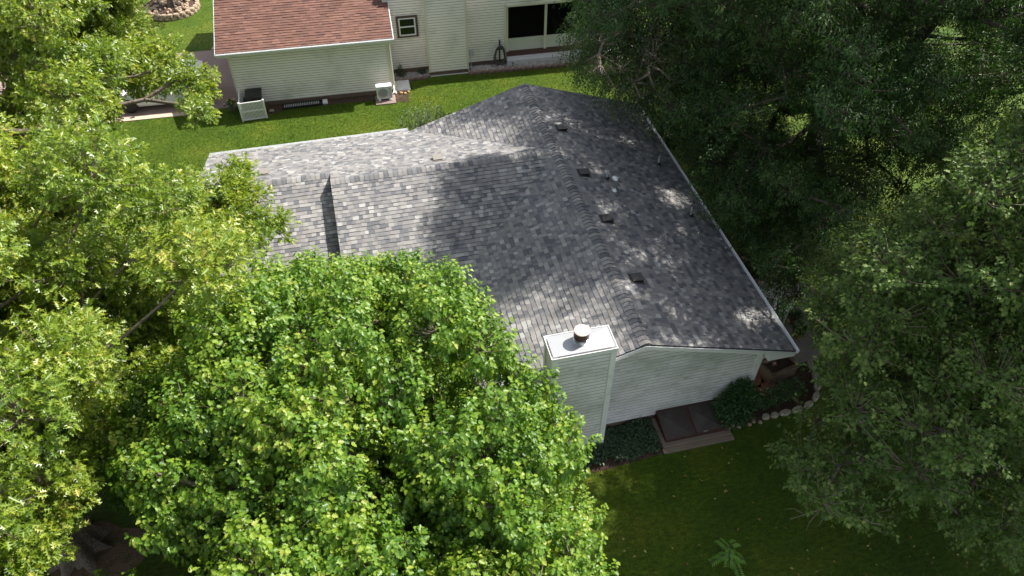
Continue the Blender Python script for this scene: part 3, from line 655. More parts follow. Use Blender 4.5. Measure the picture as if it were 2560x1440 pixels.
# garage walls
def nlap(name,O,U,N,poly,m,course=.115,parent=None,thick=.024):
    b=MB(); lap(b,O,U,(0,0,-1),N,[(u,-z) for u,z in poly],course,None,thick=.014,base=.002,lapshade=.026,lapshadem=1); return b.build(name,[m,m_lapshadec],parent or nb)
npart('wall_core',m_cream,lambda b:(b.box(.02,6.68,.02,7.9,.18,2.62),b.box(6.70,12.18,1.69,9,.2,4.05),b.box(8.54,10.23,1.12,1.68,.2,4.05)))
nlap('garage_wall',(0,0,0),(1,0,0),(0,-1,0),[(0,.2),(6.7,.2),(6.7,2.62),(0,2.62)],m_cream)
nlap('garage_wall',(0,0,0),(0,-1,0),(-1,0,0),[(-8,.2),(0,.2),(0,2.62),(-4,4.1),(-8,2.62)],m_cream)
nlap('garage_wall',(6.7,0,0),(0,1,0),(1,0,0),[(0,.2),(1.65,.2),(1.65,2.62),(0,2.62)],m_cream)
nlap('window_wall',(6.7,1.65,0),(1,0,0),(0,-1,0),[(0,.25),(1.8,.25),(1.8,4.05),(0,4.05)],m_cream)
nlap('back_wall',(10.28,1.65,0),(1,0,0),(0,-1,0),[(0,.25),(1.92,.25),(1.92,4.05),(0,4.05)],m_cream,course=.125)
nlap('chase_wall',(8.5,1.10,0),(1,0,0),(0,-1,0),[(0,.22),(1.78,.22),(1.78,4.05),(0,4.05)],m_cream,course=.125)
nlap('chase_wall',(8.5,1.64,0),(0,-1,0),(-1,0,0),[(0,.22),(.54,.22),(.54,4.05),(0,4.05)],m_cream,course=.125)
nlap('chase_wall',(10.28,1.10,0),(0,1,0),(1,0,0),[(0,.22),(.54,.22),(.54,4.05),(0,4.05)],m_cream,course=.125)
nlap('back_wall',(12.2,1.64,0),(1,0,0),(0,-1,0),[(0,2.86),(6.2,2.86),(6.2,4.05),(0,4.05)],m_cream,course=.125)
npart('foundation',m_found,lambda b:(b.box(.03,6.67,.03,7.8,-.05,.215),b.box(6.72,8.5,1.69,3,-.05,.26),b.box(8.53,10.25,1.13,1.9,-.05,.23),b.box(10.26,12.2,1.69,3,-.05,.26)))
npart('base_flashing',m_whiteboard,lambda b:b.box(8.5,10.28,1.085,1.125,-.02,.03))
for x,y in ((8.5,1.1),(10.28,1.1)):
    npart('corner_board',m_creamtrim,lambda b:b.box(x-.045,x+.045,y-.032,y+.05,.22,4.05))
npart('corner_board',m_creamtrim,lambda b:b.box(-.03,.05,-.03,.05,.2,2.6))
npart('corner_board',m_creamtrim,lambda b:b.box(6.58,6.73,-.03,.05,.2,2.6))
npart('corner_board',m_creamtrim,lambda b:b.box(12.12,12.21,1.605,1.69,.2,2.95))
# garage roof
def nroof(x0,x1,y0,y1,z0,sl,name='roof'):
    b=MB(); c=1/math.sqrt(1+sl*sl); L=(y1-y0)/c; zr_=z0+(y1-y0)*sl
    N=Vector((0,-sl*c,c)); b.prism([(x0,y0,z0),(x1,y0,z0),(x1,y1,zr_),(x0,y1,zr_)],N,.05,0)
    lap(b,(0,y1,zr_),(1,0,0),(0,-c,-sl*c),N,[(x0,0),(x1,0),(x1,L),(x0,L)],.145,(.16,.36),thick=.018,base=.004,jit=.004,rng=RNG,m=1,lipm=0)
    return b.build(name,[m_reddeck,m_redsh],nb)
YR=4.0; ZR=EZ+(YR-EY)*SG
nroof(-.38,6.93,EY,YR,EZ,SG)
npart('roof',m_redsh,lambda b:b.prism([(-.38,YR,ZR),(6.93,YR,ZR),(6.93,8.36,EZ),(-.38,8.36,EZ)],(0,.34,1),.05))
rc=ridgecap((-.38,YR,ZR),(6.93,YR,ZR),(0,1,0),m_redsh,nb,slope=SG)
npart('gutter',m_gutter,lambda b:gutter(b,(-.42,EY,EZ-.0),(6.97,EY,EZ-.0),(0,-1,0)))
npart('fascia',m_whiteboard,lambda b:b.box(-.38,6.93,EY+.002,EY+.03,EZ-.2,EZ-.055))
npart('soffit',m_whiteboard,lambda b:b.box(-.36,6.9,EY+.03,.0,EZ-.2,EZ-.185))
for xa,xb in ((-.42,-.385),(6.935,6.965)):
    for (ya,za),(yb,zb) in (((EY,EZ),(YR,ZR)),((YR,ZR),(8.36,EZ))):
        npart('rake_board',m_whiteboard,lambda b:b.add([(xa,ya,za-.17),(xb,ya,za-.17),(xb,yb,zb-.17),(xa,yb,zb-.17),(xa,ya,za-.012),(xb,ya,za-.012),(xb,yb,zb-.012),(xa,yb,zb-.012)],[(0,3,2,1),(4,5,6,7),(0,1,5,4),(1,2,6,5),(2,3,7,6),(3,0,4,7)]))
npart('downspout',m_creamtrim,lambda b:b.tube([(6.72,EY-.05,EZ-.1),(6.74,-.1,EZ-.3),(6.74,-.06,EZ-.45),(6.76,-.06,.15),(6.8,-.2,.06)],.045,6))
nroof(7.35,19,1.50,7,4.12,.33,'roof')
npart('chase_roof',m_redsh,lambda b:b.prism([(8.45,1.05,4.06),(10.33,1.05,4.06),(10.33,1.66,4.2),(8.45,1.66,4.2)],(0,-.22,1),.05))
npart('soffit',m_whiteboard,lambda b:b.box(6.95,18.9,1.52,1.7,4.0,4.02))
# small double-hung window
wn=npart('window',m_frameB,lambda b:(b.box(7.20,7.30,1.575,1.66,1.80,2.80),b.box(8.06,8.16,1.575,1.66,1.80,2.80),b.box(7.30,8.06,1.575,1.66,1.80,1.88),b.box(7.30,8.06,1.575,1.66,2.72,2.80)))
npart('frame',m_frameW,lambda b:(b.box(7.30,7.36,1.58,1.66,1.88,2.72),b.box(8.0,8.06,1.58,1.66,1.88,2.72),b.box(7.36,8.0,1.58,1.66,1.88,1.94),b.box(7.36,8.0,1.58,1.66,2.66,2.72),b.box(7.36,8.0,1.585,1.66,2.27,2.33)),wn)
npart('pane',m_glass,lambda b:(b.box(7.36,8.0,1.602,1.612,1.94,2.27),b.box(7.36,8.0,1.602,1.612,2.33,2.66)),wn)
# screened porch
npart('porch_slab',m_slab,lambda b:b.box(12.22,18.5,1.42,1.88,-.05,.24))
npart('sill_band',m_brownband,lambda b:b.box(12.25,18.4,1.84,1.95,.242,.52))
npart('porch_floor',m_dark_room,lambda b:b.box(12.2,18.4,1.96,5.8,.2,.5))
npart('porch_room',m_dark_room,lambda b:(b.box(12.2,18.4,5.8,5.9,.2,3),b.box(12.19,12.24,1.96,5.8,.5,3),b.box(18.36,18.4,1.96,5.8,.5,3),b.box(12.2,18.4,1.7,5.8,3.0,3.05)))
npart('porch_header',m_creamtrim,lambda b:b.box(12.21,18.4,1.63,1.96,2.78,2.88))
for i in range(4):
    x=12.28+i*1.84
    npart('post',m_creamtrim,lambda b:b.box(x-.055 if i else x-.07,x+.055,1.80,1.94,.5,2.79))
    if i<3:
        pn=npart('screen_panel',m_panel,lambda b:b.box(x+.055,x+1.785,1.86,1.90,.521,1.14))
        npart('screen',m_screen,lambda b:b.box(x+.055,x+1.785,1.875,1.885,1.141,2.78),pn)
# furniture seen in the porch: an orange table top just behind the second pane
npart('meter_box',m_greypl,lambda b:(b.box(10.44,10.64,1.53,1.632,.62,.92),b.tube([(10.5,1.58,.62),(10.5,1.58,.1),(10.42,1.5,.03)],.018,6)),bevel=.008)
pt=thing('patio_table','orange topped wooden table standing inside the dark screened porch','table',NL(15.35,2.75,.5),GROT)
mb=MB(); mb.add([(-.6,-.45,.70),(.5,-.45,.70),(.62,0,.70),(.5,.45,.70),(-.6,.45,.70),(-.6,-.45,.74),(.5,-.45,.74),(.62,0,.74),(.5,.45,.74),(-.6,.45,.74)],[(4,3,2,1,0),(5,6,7,8,9),(0,1,6,5),(1,2,7,6),(2,3,8,7),(3,4,9,8),(4,0,5,9)]); mb.build('tabletop',m_table,pt)
for sx,sy in ((-1,-1),(-1,1),(1,-1),(1,1)): MB().box(sx*.45-.03,sx*.45+.03,sy*.35-.03,sy*.35+.03,0,.70).build('leg',m_table,pt)

# hose reel hanging on the cream wall
hr=thing('garden_hose','coiled grey garden hose hung on a wall rack beside the screened porch','hose',NL(11.88,1.55,0),GROT)
mb=MB(); mb.box(-.03,.03,.0,.085,.15,1.25); mb.box(-.16,.16,.0,.03,.78,.84); mb.build('rack',m_ventgrey,hr)
mb=MB(); rg=random.Random(3)
for k in range(8):
    pts=[]; w=.19+.012*k+rg.uniform(-.02,.02); h=.40+.02*k; 
    for i in range(29):
        t=2*math.pi*i/28; pts.append((w*math.sin(t)*(1+.15*(math.cos(t)<0)),-.06-.012*k+.02*math.sin(3*t+k),.52+h*math.cos(t)))
    mb.tube(pts,.014,6)
mb.tube([(.2,-.1,.25),(.3,-.15,.1),(.2,-.25,.04),(-.1,-.3,.03),(-.35,-.2,.03),(-.42,-.05,.12),(-.3,-.02,.3)],.014,6)
mb.build('coil',m_hose,hr,smooth=True)

# gravel beds
def pebbles(name,quad,n,size,m,label,z=.01,seed=1):
    rg=np.random.default_rng(seed); u=rg.random(n); v=rg.random(n); Q=np.array(quad,float)
    p=(Q[0]*(1-u)[:,None]+Q[1]*u[:,None])*(1-v)[:,None]+(Q[3]*(1-u)[:,None]+Q[2]*u[:,None])*v[:,None]
    b=MB()
    for i in range(n):
        s=size*rg.uniform(.6,1.3); a=rg.uniform(0,3.14); x,y=p[i]; zz=z+rg.uniform(0,.02)
        vs=[(x+s*math.cos(a+k*1.2566)*rg.uniform(.7,1.2),y+s*math.sin(a+k*1.2566)*rg.uniform(.7,1.2),zz) for k in range(5)]+[(x+rg.uniform(-.3,.3)*s,y+rg.uniform(-.3,.3)*s,zz+s*.8)]
        b.add(vs,[(k,(k+1)%5,5) for k in range(5)])
    o=b.build(name,m); tag(o,label,'gravel' ,kind='stuff'); return o
m_peb=mat('white_pebbles',(.50,.48,.45),.8,noise=(6,.35,.65,(.28,.25,.22)))
sheet('gravel_bed',[NL(10.3,1.0)[:2],NL(18,.9)[:2],NL(18,1.6)[:2],NL(10.3,1.66)[:2]],.012,m_peb)
sheet('gravel_bed',[NL(6.9,1.0)[:2],NL(8.5,1.15)[:2],NL(8.5,1.66)[:2],NL(6.75,1.66)[:2]],.012,m_peb)
pebbles('gravel',[NL(10.3,1.0)[:2],NL(18,.9)[:2],NL(18,1.42)[:2],NL(10.3,1.66)[:2]],2600,.045,m_peb,'white pebbles filling the bed along the porch',z=.015,seed=4)
pebbles('gravel',[NL(6.95,1.0)[:2],NL(8.48,1.15)[:2],NL(8.48,1.64)[:2],NL(6.8,1.64)[:2]],420,.045,m_peb,'white pebbles in the bed under the small window',z=.015,seed=5)

def stone_block(name,label,cat,group,m,pos,size,rz,seed,rough=.12,rnd=.0):
    rg=random.Random(seed); sx,sy,sz=size; me=None
    b=MB(); 
    vs=[];n=8
    prof=[(.80,0),(1,.18),(1,.72),(.86,1.0)] if rnd<.5 else [(.7,0),(1,.3),(.95,.7),(.6,1.0)]
    for r,h in prof:
        for k in range(n):
            t=2*math.pi*(k+.5)/n; c,s=math.cos(t),math.sin(t); q=max(abs(c),abs(s)); f=(1-rnd)/q+rnd
            vs.append((sx/2*r*c*f*rg.uniform(1-rough,1),sy/2*r*s*f*rg.uniform(1-rough,1),sz*(h+rg.uniform(-.05,.05)*(h>0))))
    fs=[(i*n+k,i*n+(k+1)%n,(i+1)*n+(k+1)%n,(i+1)*n+k) for i in range(3) for k in range(n)]+[tuple(range(n-1,-1,-1)),tuple(range(3*n,4*n))]
    b.add(vs,fs); o=b.build(name,m); o.location=pos; o.rotation_euler=(0,0,rz); return tag(o,label,cat,group)
for i in range(24):
    x=10.42+i*.305; y=.93-.006*i
    stone_block('edging_block',ORD[i]+' brown edging block from the chase wall in the row below the porch gravel','edging block','edging blocks below the porch gravel',m_edge,(*NL(x,y)[:2],-.02),(.295,.17,.17),GROT-.02,i,.05)
for i in range(5):
    x=7.0+i*.31; y=.90+.02*i
    stone_block('edging_block',ORD[i]+' brown edging block from the garage corner under the small window','edging block','edging blocks under the small window',m_edge,(*NL(x,y)[:2],-.02),(.30,.16,.14),GROT+.05,50+i,.08)
for i,(x,y) in enumerate(((12.45,1.22),(14.75,1.15),(10.40,1.10))):
    lab=['small black path light nearest the coiled hose','small black path light farther along the porch gravel','small black path light at the corner of the cream chase wall'][i]
    t=thing('path_light',lab,'path light',NL(x,y,.02),GROT,'path lights in the gravel bed')
    MB().tube([(0,0,0),(0,0,.16)],.012,6).build('stake',m_darkpl,t); MB().lathe((0,0,.14),[(.022,0),(.03,.02),(.028,.08),(.012,.10)],10).build('lamp_head',m_darkpl,t)
mb=MB(); pts=[NL(12.0+.25*i,1.18+.05*math.sin(i*1.3)-.008*i,.035) for i in range(16)]; mb.tube(pts,.012,5); tag(mb.build('cable',m_darkpl),'thin black cable running over the white gravel between path lights','cable')

# step slab, rocks beside it
mb=MB(); mb.box(0,.70,0,.84,-.04,.11); o=mb.build('step_slab',m_slab,bevel=.012); o.location=NL(6.76,.0,0); o.rotation_euler=(0,0,GROT); tag(o,'pale square concrete step slab beside the garage corner','step')
for i,(x,y,s) in enumerate(((7.02,-.16,.2),(7.2,-.20,.17),(7.36,-.1,.15),(7.12,1.0,.16))):
    stone_block('orange_rock',ORD[i]+' small orange rock from the downspout at the front edge of the step slab' if i<3 else 'small orange rock lying behind the step slab','rock','orange rocks by the step' if i<3 else None,m_rockO,(*NL(x,y)[:2],-.01),(s,s*.8,s*.55),i,90+i,.25,.8)

# heat pump
ac=thing('heat_pump','white outdoor heat pump unit on a small slab by the garage wall','air conditioner',NL(6.27,-.52,0),GROT)
MB().box(-.43,.46,-.42,.30,-.03,.05).build('base_slab',m_concpink,ac,bevel=.008)
for sx in (-.24,.24): MB().box(sx-.06,sx+.06,-.20,.16,.05,.13).build('foot',m_whitepl,ac,bevel=.02)
b=MB().box(-.34,.34,-.14,.15,.13,.72).build('casing',m_whitepl,ac,bevel=.012)
mb=MB().lathe((-.06,-.143,.43),[(.235,.0),(.235,.014),(.215,.016),(.215,.002)],32,axis=(0,-1,0))
for r in (.19,.165,.14,.115,.09,.065): mb.lathe((-.06,-.150,.43),[(r,0),(r,.006),(r-.010,.006),(r-.010,0)],28,axis=(0,-1,0))
for k in range(12):
    t=k*math.pi/6; mb.obox((-.06+math.cos(t)*.12,-.154,.43+math.sin(t)*.12),((math.cos(t),0,math.sin(t)),(0,1,0),(-math.sin(t),0,math.cos(t))),(.10,.003,.004))
mb.build('fan_grille',m_greypl,ac)
MB().lathe((-.06,-.1415,.43),[(.0001,0),(.21,0),(.21,.002),(.0001,.002)],28,axis=(0,-1,0)).build('fan_opening',m_ventgrey,ac)
MB().box(.20,.335,-.148,-.141,.17,.68).build('side_panel',m_greypl,ac)
MB().box(-.345,.345,-.15,.155,.722,.745).build('top_lid',m_whitepl,ac,bevel=.01)
MB().tube([(.35,.05,.25),(.42,.1,.25),(.45,.3,.3),(.45,.48,.5)],.025,8).build('line_set',m_whitepl,ac,smooth=True)

# white slatted screen round the bins
sc=thing('slatted_screen','white vinyl slatted screen fence hiding the black bin beside the garage','fence',NL(0,0,0),GROT)
def panel(p0,p1,z0,z1,n,par):
    p0,p1=Vector(p0),Vector(p1); d=(p1-p0); L=d.length; d.normalize(); q=Vector((-d.y,d.x,0)); b=MB()
    for k in range(n):
        c=p0+d*(L*(k+.5)/n); b.obox(c+Vector((0,0,(z0+z1)/2)),(d,q,(0,0,1)),(L/n*.30,.008,(z1-z0)/2-.02))
    for z in (z0,(z0+z1)/2,z1): b.obox((p0+p1)/2+Vector((0,0,z)),(d,q,(0,0,1)),(L/2,.02,.025))
    return b.build('panel',m_whitepl,par)
panel((.17,-1.12,0),(1.07,-1.05,0),.06,.86,17,sc); panel((.13,-1.1,0),(.09,-.06,0),.06,.86,15,sc)
for x,y in ((.12,-1.13),(1.12,-1.05),(.08,-.03)):
    p=MB().box(x-.035,x+.035,y-.035,y+.035,0,.92).build('post',m_whitepl,sc); MB().box(x-.045,x+.045,y-.045,y+.045,.921,.95,top=(.03,.03,.03,.03)).build('post_cap',m_whitepl,p)
bn=thing('wheeled_bin','black wheeled rubbish bin behind the white slatted screen','bin',NL(.72,-.52,0),GROT)
MB().add([(-.25,-.24,.06),(.25,-.24,.06),(.25,.2,.06),(-.25,.2,.06),(-.33,-.36,.95),(.33,-.36,.95),(.33,.28,.95),(-.33,.28,.95)],[(0,3,2,1),(4,5,6,7),(0,1,5,4),(1,2,6,5),(2,3,7,6),(3,0,4,7)]).build('body',m_darkpl,bn,bevel=.02)
MB().add([(-.36,-.39,.952),(.36,-.39,.952),(.36,.31,.952),(-.36,.31,.952),(-.34,-.37,1.0),(.34,-.37,1.0),(.34,.29,1.03),(-.34,.29,1.03)],[(0,3,2,1),(4,5,6,7),(0,1,5,4),(1,2,6,5),(2,3,7,6),(3,0,4,7)]).build('lid',m_darkpl,bn,bevel=.015)
MB().tube([(-.3,.36,.98),(.3,.36,.98)],.02,8).build('handle',m_darkpl,bn)
for sx in (-1,1): MB().lathe((sx*.30,.24,.10),[(.10,-.03),(.10,.03)],14,axis=(1,0,0)).build('wheel',m_rubber,bn)
bn2=thing('storage_tote','dark grey lidded tub squeezed between the black bin and the garage wall','tub',NL(.35,-.16,0),GROT)
MB().box(-.14,.16,-.10,.10,0,.5).build('body',m_ventgrey,bn2,bevel=.02); MB().box(-.16,.18,-.12,.12,.501,.54).build('lid',m_darkpl,bn2,bevel=.01)
# ladder lying along the wall
ld=thing('ladder','dark railed ladder with pale rungs lying on the soil along the garage wall','ladder',NL(2.72,-.33,0),GROT+.04)
for s in (-1,1): MB().box(-.98,.80,s*.15-.018,s*.15+.018,.03,.11).build('rail',m_darkpl,ld)
for i in range(20): MB().tube([(-.86+i*.078,-.13,.075),(-.86+i*.078,.13,.075)],.020,6).build('rung',m_greypl,ld)
MB().box(.80,1.02,-.15,.15,.02,.13).build('end_cap',m_whitepl,ld,bevel=.03)
stone_block('paver','single square tan paver on the grass beside the bin screen','paver',None,m_rock,(*NL(1.30,-.52)[:2],0),(.22,.2,.06),GROT,7,.03)
lt=thing('spotlight','small black spotlight with white lens at the driveway corner','lamp',NL(-.74,.24,.03),0)
MB().tube([(0,0,0),(0,0,.12)],.015,6).build('stake',m_darkpl,lt); MB().lathe((0,.03,.14),[(.035,-.05),(.05,.05)],12,axis=(0,-1,.2)).build('housing',m_darkpl,lt); MB().lathe((0,-.025,.145),[(.0001,0),(.04,0),(.04,.006),(.0001,.006)],12,axis=(0,-1,.2)).build('lens',m_whitepl,lt)

# stone tree ring
ring=NL(-4.05,10.6)
def seen(x,y,z):
    v=Vector((x,y,z))-CPOS; dp=v.dot(fw); return 720-CF*v.dot(u2)/dp>-12
k=0
for lvl in range(2):
    for i in range(26):
        t=2*math.pi*(i+.5*lvl)/26
        if not seen(ring[0]+1.28*math.cos(t),ring[1]+1.28*math.sin(t),.2): continue
        stone_block('ring_stone','tan stacked stone in the low round wall about the far tree','stone','stones of the round tree ring',m_rock,(ring[0]+1.28*math.cos(t),ring[1]+1.28*math.sin(t),.16*lvl-.01),(.32,.22,.17),t+math.pi/2,200+k,.12); k+=1
sheet('soil_bed',[(ring[0]+1.2*math.cos(i*.3927),ring[1]+1.2*math.sin(i*.3927)) for i in range(16)],.20,m_soil)
rg=random.Random(8)
for i in range(60):
    a=rg.uniform(0,6.283); r=rg.uniform(.35,1.08)
    if not seen(ring[0]+r*math.cos(a),ring[1]+r*math.sin(a),.3): continue
    stone_block('tan_rock','tan rock heaped inside the round stone tree ring','rock','rocks heaped inside the tree ring',m_rock,(ring[0]+r*math.cos(a),ring[1]+r*math.sin(a),.2),(rg.uniform(.16,.34),rg.uniform(.12,.24),rg.uniform(.08,.18)),rg.uniform(0,3),300+i,.25,.8)

# ------------------------------------------------------------------ white car on the neighbour driveway
car=thing('parked_car','white hatchback parked on the pinkish driveway under the oak branches','car',NL(-3.25,1.32,.03),GROT)
def car_body():
    # side stations along x (front = -x): half width, floor z, belt z, roof z or None
    st=[(-2.12,.62,.42,.60,.62),(-2.05,.74,.30,.72,.74),(-1.75,.82,.24,.82,.84),(-1.25,.86,.22,.90,.93),(-1.0,.87,.22,.93,.98),(-.35,.88,.22,.95,1.42),(.0,.88,.22,.96,1.50),(.7,.88,.22,.97,1.53),(1.3,.88,.22,.98,1.50),(1.75,.86,.24,1.0,1.38),(1.98,.82,.30,1.0,1.08),(2.1,.74,.40,.92,.94)]
    vs=[];n=10
    for x,w,f,b,r in st:
        tw=w-.02 if r-b<.2 else w-.20
        prof=[(-w*.9,f),(-w,f+.12),(-w,(f+b)/2),(-w*.985,b),(-tw,r-.03),(tw,r-.03),(w*.985,b),(w,(f+b)/2),(w,f+.12),(w*.9,f)]
        vs+= [(x,y,z) for y,z in prof]
    # crown the roof
    fs=[(i*n+k,i*n+(k+1)%n,(i+1)*n+(k+1)%n,(i+1)*n+k) for i in range(len(st)-1) for k in range(n)]+[tuple(range(n-1,-1,-1)),tuple(range((len(st)-1)*n,len(st)*n))]
    return vs,fs
vs,fs=car_body(); mb=MB().add(vs,fs); bo=mb.build('body',m_paint,car,smooth=False,bevel=.03)
# windows as slightly proud dark panes
def q(b,pts): b.add(pts,[tuple(range(len(pts)))])
wx=[(-.90,1.0),(-.33,1.38)]
MB().add([(-.99,-.70,1.0),(-.99,.70,1.0),(-.40,.62,1.395),(-.40,-.62,1.395)],[(0,1,2,3)]).build('windscreen',m_glass,car).location=(-.012,0,.012)
MB().add([(2.0,-.62,1.08),(2.0,.62,1.08),(1.79,.58,1.35),(1.79,-.58,1.35)],[(3,2,1,0)]).build('rear_window',m_glass,car).location=(.012,0,.014)
for s in (-1,1):
    for xa,xb in ((-.55,.28),(.36,1.15),(1.2,1.62)):
        ha=1.34 if xa>-.5 else 1.20
        o=MB().add([(xa,s*.868,1.0),(xb,s*.872,1.0),(xb-.04,s*.725,1.41 if xb<1.5 else 1.33),(xa+.12 if xa<0 else xa,s*.735,1.34 if xa<0 else 1.42)],[(0,1,2,3)]).build('side_window',m_glass,car); o.location=(0,s*.012,0)
for x in (-1.42,1.32):
    for s in (-1,1):
        w_=MB().lathe((x,s*.80,.31),[(.20,-.10),(.31,-.09),(.325,-.05),(.325,.05),(.31,.09),(.20,.10)],28,axis=(0,s,0)).build('wheel',m_rubber,car)
        b=MB().lathe((x,s*.80,.31),[(.20,.07),(.205,.085),(.03,.06),(.0001,.065)],20,axis=(0,s,0)); 
        for k_ in range(5):
            t=k_*1.2566; b.obox((x+.11*math.cos(t),s*.885,.31+.11*math.sin(t)),((math.cos(t),0,math.sin(t)),(0,1,0),(-math.sin(t),0,math.cos(t))),(.10,.008,.022))
        b.build('rim',m_galv,w_)
for s in (-1,1): MB().box(-2.10,-1.95,s*.60-.12,s*.60+.10,.60,.72).build('headlight',m_glass,car,bevel=.02); MB().box(2.02,2.09,s*.66-.08,s*.66+.08,.78,.98).build('tail_light',mat('tail_lens',(.3,.01,.01),.2),car)
for s in (-1,1): MB().box(-.62,-.48,min(s*.89,s*1.02),max(s*.89,s*1.02),.98,1.10).build('mirror',m_paint,car,bevel=.03)
MB().box(-2.14,-2.08,-.45,.45,.32,.50).build('grille',m_darkpl,car)

# ------------------------------------------------------------------ right side yard
stn=[(4.0,-13.27),(4.28,-13.27),(4.62,-13.26),(5.02,-13.24),(5.42,-13.16),(5.78,-12.93),(6.0,-12.6),(6.16,-12.2),(6.22,-11.8)]
for i,(x,y) in enumerate(stn):
    nx=stn[min(i+1,8)]; pv=stn[max(i-1,0)]; a=math.atan2(nx[1]-pv[1],nx[0]-pv[0])
    stone_block('border_stone',ORD[i]+' pale limestone block of the curved border, counted from the cellar door','stone','pale stones of the curved bed border',m_stone,(x,y,0),(.24 if i<2 else .36,.19,.13),a,400+i,.1,.25)
for i in range(8):
    stone_block('border_stone',ORD[i]+' small rough pinkish stone counted away from the cellar door under the shrub','stone','rough stones beside the cellar door',m_rock,(2.62+i*.165,-13.30-(i%2)*.08,-.01),(.15,.13,.09),i*.7,430+i,.25,.7)
for i,(x,y) in enumerate(((6.28,-7.0),(6.5,-7.3),(6.72,-7.62),(6.9,-7.95),(6.45,-7.55),(6.6,-7.9),(6.35,-8.15))):
    stone_block('patio_rock',ORD[i]+' tan rock from the far end in the group between eave and patio grill','rock','tan rocks at the far end of the patio',m_rock,(x,y,0.0),(.34,.17,.15),-1.0+.2*i,450+i,.15,.4)
def planter(x,y,label,rz):
    t=thing('planter_box',label,'planter',(x,y,0),rz,'wooden planter boxes by the house corner')
    for a,b_,c,d_ in ((-.5,.5,-.26,-.22),(-.5,.5,.22,.26),(-.5,-.46,-.219,.219),(.46,.5,-.219,.219)): MB().box(a,b_,c,d_,.0,.46).build('side',m_wood,t)
    for a,b_,c,d_ in ((-.54,.54,-.30,-.20),(-.54,.54,.20,.30),(-.54,-.44,-.199,.199),(.44,.54,-.199,.199)): MB().box(a,b_,c,d_,.461,.49).build('rim',m_wood,t)
    MB().box(-.455,.455,-.215,.215,.02,.40).build('soil',m_soil,t)
planter(5.0,-11.2,'weathered wooden planter box nearest the patio, behind the other one',.2)
planter(5.05,-11.85,'weathered wooden planter box in front, next to the wall corner and pavers',.2)
for i,(x,y) in enumerate(((4.28,-11.95),(4.55,-12.30))):
    o=MB().box(-.28,.28,-.20,.20,0,.09).build('paver_slab',m_brickpink,bevel=.01); o.location=(x,y,0); o.rotation_euler=(0,0,1.1 if i==0 else .25)
    tag(o,['pinkish paver slab beside the corner board of the gable wall','pinkish paver slab lying in front of the planter box'][i],'paver')
o=MB().box(-.55,.55,-.045,.045,0,.05).build('timber_edge',m_wood); o.location=(5.05,-12.5,.01); o.rotation_euler=(0,0,-1.35); tag(o,'grey timber edging board on the soil in front of the planter','board')
def pot(x,y,r,h,m,label,leaf=True,seed=1):
    t=thing('flower_pot',label,'plant pot',(x,y,.05))
    MB().lathe((0,0,0),[(r*.7,0),(r*.95,h*.85),(r*1.08,h*.85),(r*1.08,h),(r*.92,h),(r*.9,h*.8)],20).build('pot',m,t)
    rg=np.random.default_rng(seed); n=160; d=unit(rg.normal(size=(n,3))); d[:,2]=abs(d[:,2]); p=d*r*1.3*rg.random((n,1))**.4+[0,0,h]
    leaves_mesh('foliage','oval',p,d+rg.normal(size=(n,3))*.3,d+[0,0,1.],np.full(n,.09),rg.random(n)*.7,m_leaf_shrub,t)
pot(6.42,-10.60,.20,.26,m_terra,'red brown flower pot on the patio nearest the roof corner',seed=2)
pot(6.55,-10.05,.17,.3,m_terra,'dark red flower pot beside the white garden chair',seed=3)
pot(7.1,-10.9,.18,.26,m_slab,'pale flower pot on the patio half under the tree leaves',seed=4)
def chair(x,y,rz,label):
    t=thing('garden_chair',label,'chair',(x,y,.05),rz,'white garden chairs on the patio')
    MB().add([(-.22,-.22,.42),(.22,-.22,.42),(.20,.22,.40),(-.20,.22,.40),(-.22,-.22,.445),(.22,-.22,.445),(.20,.22,.425),(-.20,.22,.425)],[(0,3,2,1),(4,5,6,7),(0,1,5,4),(1,2,6,5),(2,3,7,6),(3,0,4,7)]).build('seat',m_whitepl,t,bevel=.01)
    b=MB(); 
    for k in range(5): b.box(-.20+k*.09,-.15+k*.09,.22,.24,.44,.86)
    b.tube([(-.24,.23,.44),(-.23,.25,.86),(-.12,.26,.92),(.12,.26,.92),(.23,.25,.86),(.24,.23,.44)],.02,8); b.build('backrest',m_whitepl,t)
    for sx in (-1,1):
        for sy in (-1,1): MB().tube([(sx*.20,sy*.2,.42),(sx*.25,sy*.25,0)],[.022,.016],8).build('leg',m_whitepl,t)
        MB().tube([(sx*.25,.24,.66),(sx*.28,-.18,.66),(sx*.24,-.22,.43)],.018,8).build('armrest',m_whitepl,t)
chair(6.25,-9.75,.6,'white garden chair on the patio nearer the roof corner')
chair(6.05,-9.0,-1.9,'white garden chair on the patio farther from the roof corner')
gr=thing('kettle_grill','black kettle grill standing at the far end of the patio','grill',(6.15,-8.25,.05))
MB().lathe((0,0,.62),[(.0001,-.24),(.16,-.2),(.26,-.06),(.28,0)],20).build('bowl',m_darkpl,gr,smooth=True)
lid_=MB().lathe((0,0,.625),[(.285,0),(.27,.09),(.17,.2),(.0001,.25)],20).build('lid',m_darkpl,gr,smooth=True)
MB().tube([(-.06,0,.87),(-.05,0,.92),(.05,0,.92),(.06,0,.87)],.01,6).build('handle',m_wood,lid_)
for k in range(3):
    t=k*2.094; MB().tube([(.18*math.cos(t),.18*math.sin(t),.5),(.28*math.cos(t),.28*math.sin(t),0)],.012,6).build('leg',m_galv,gr)

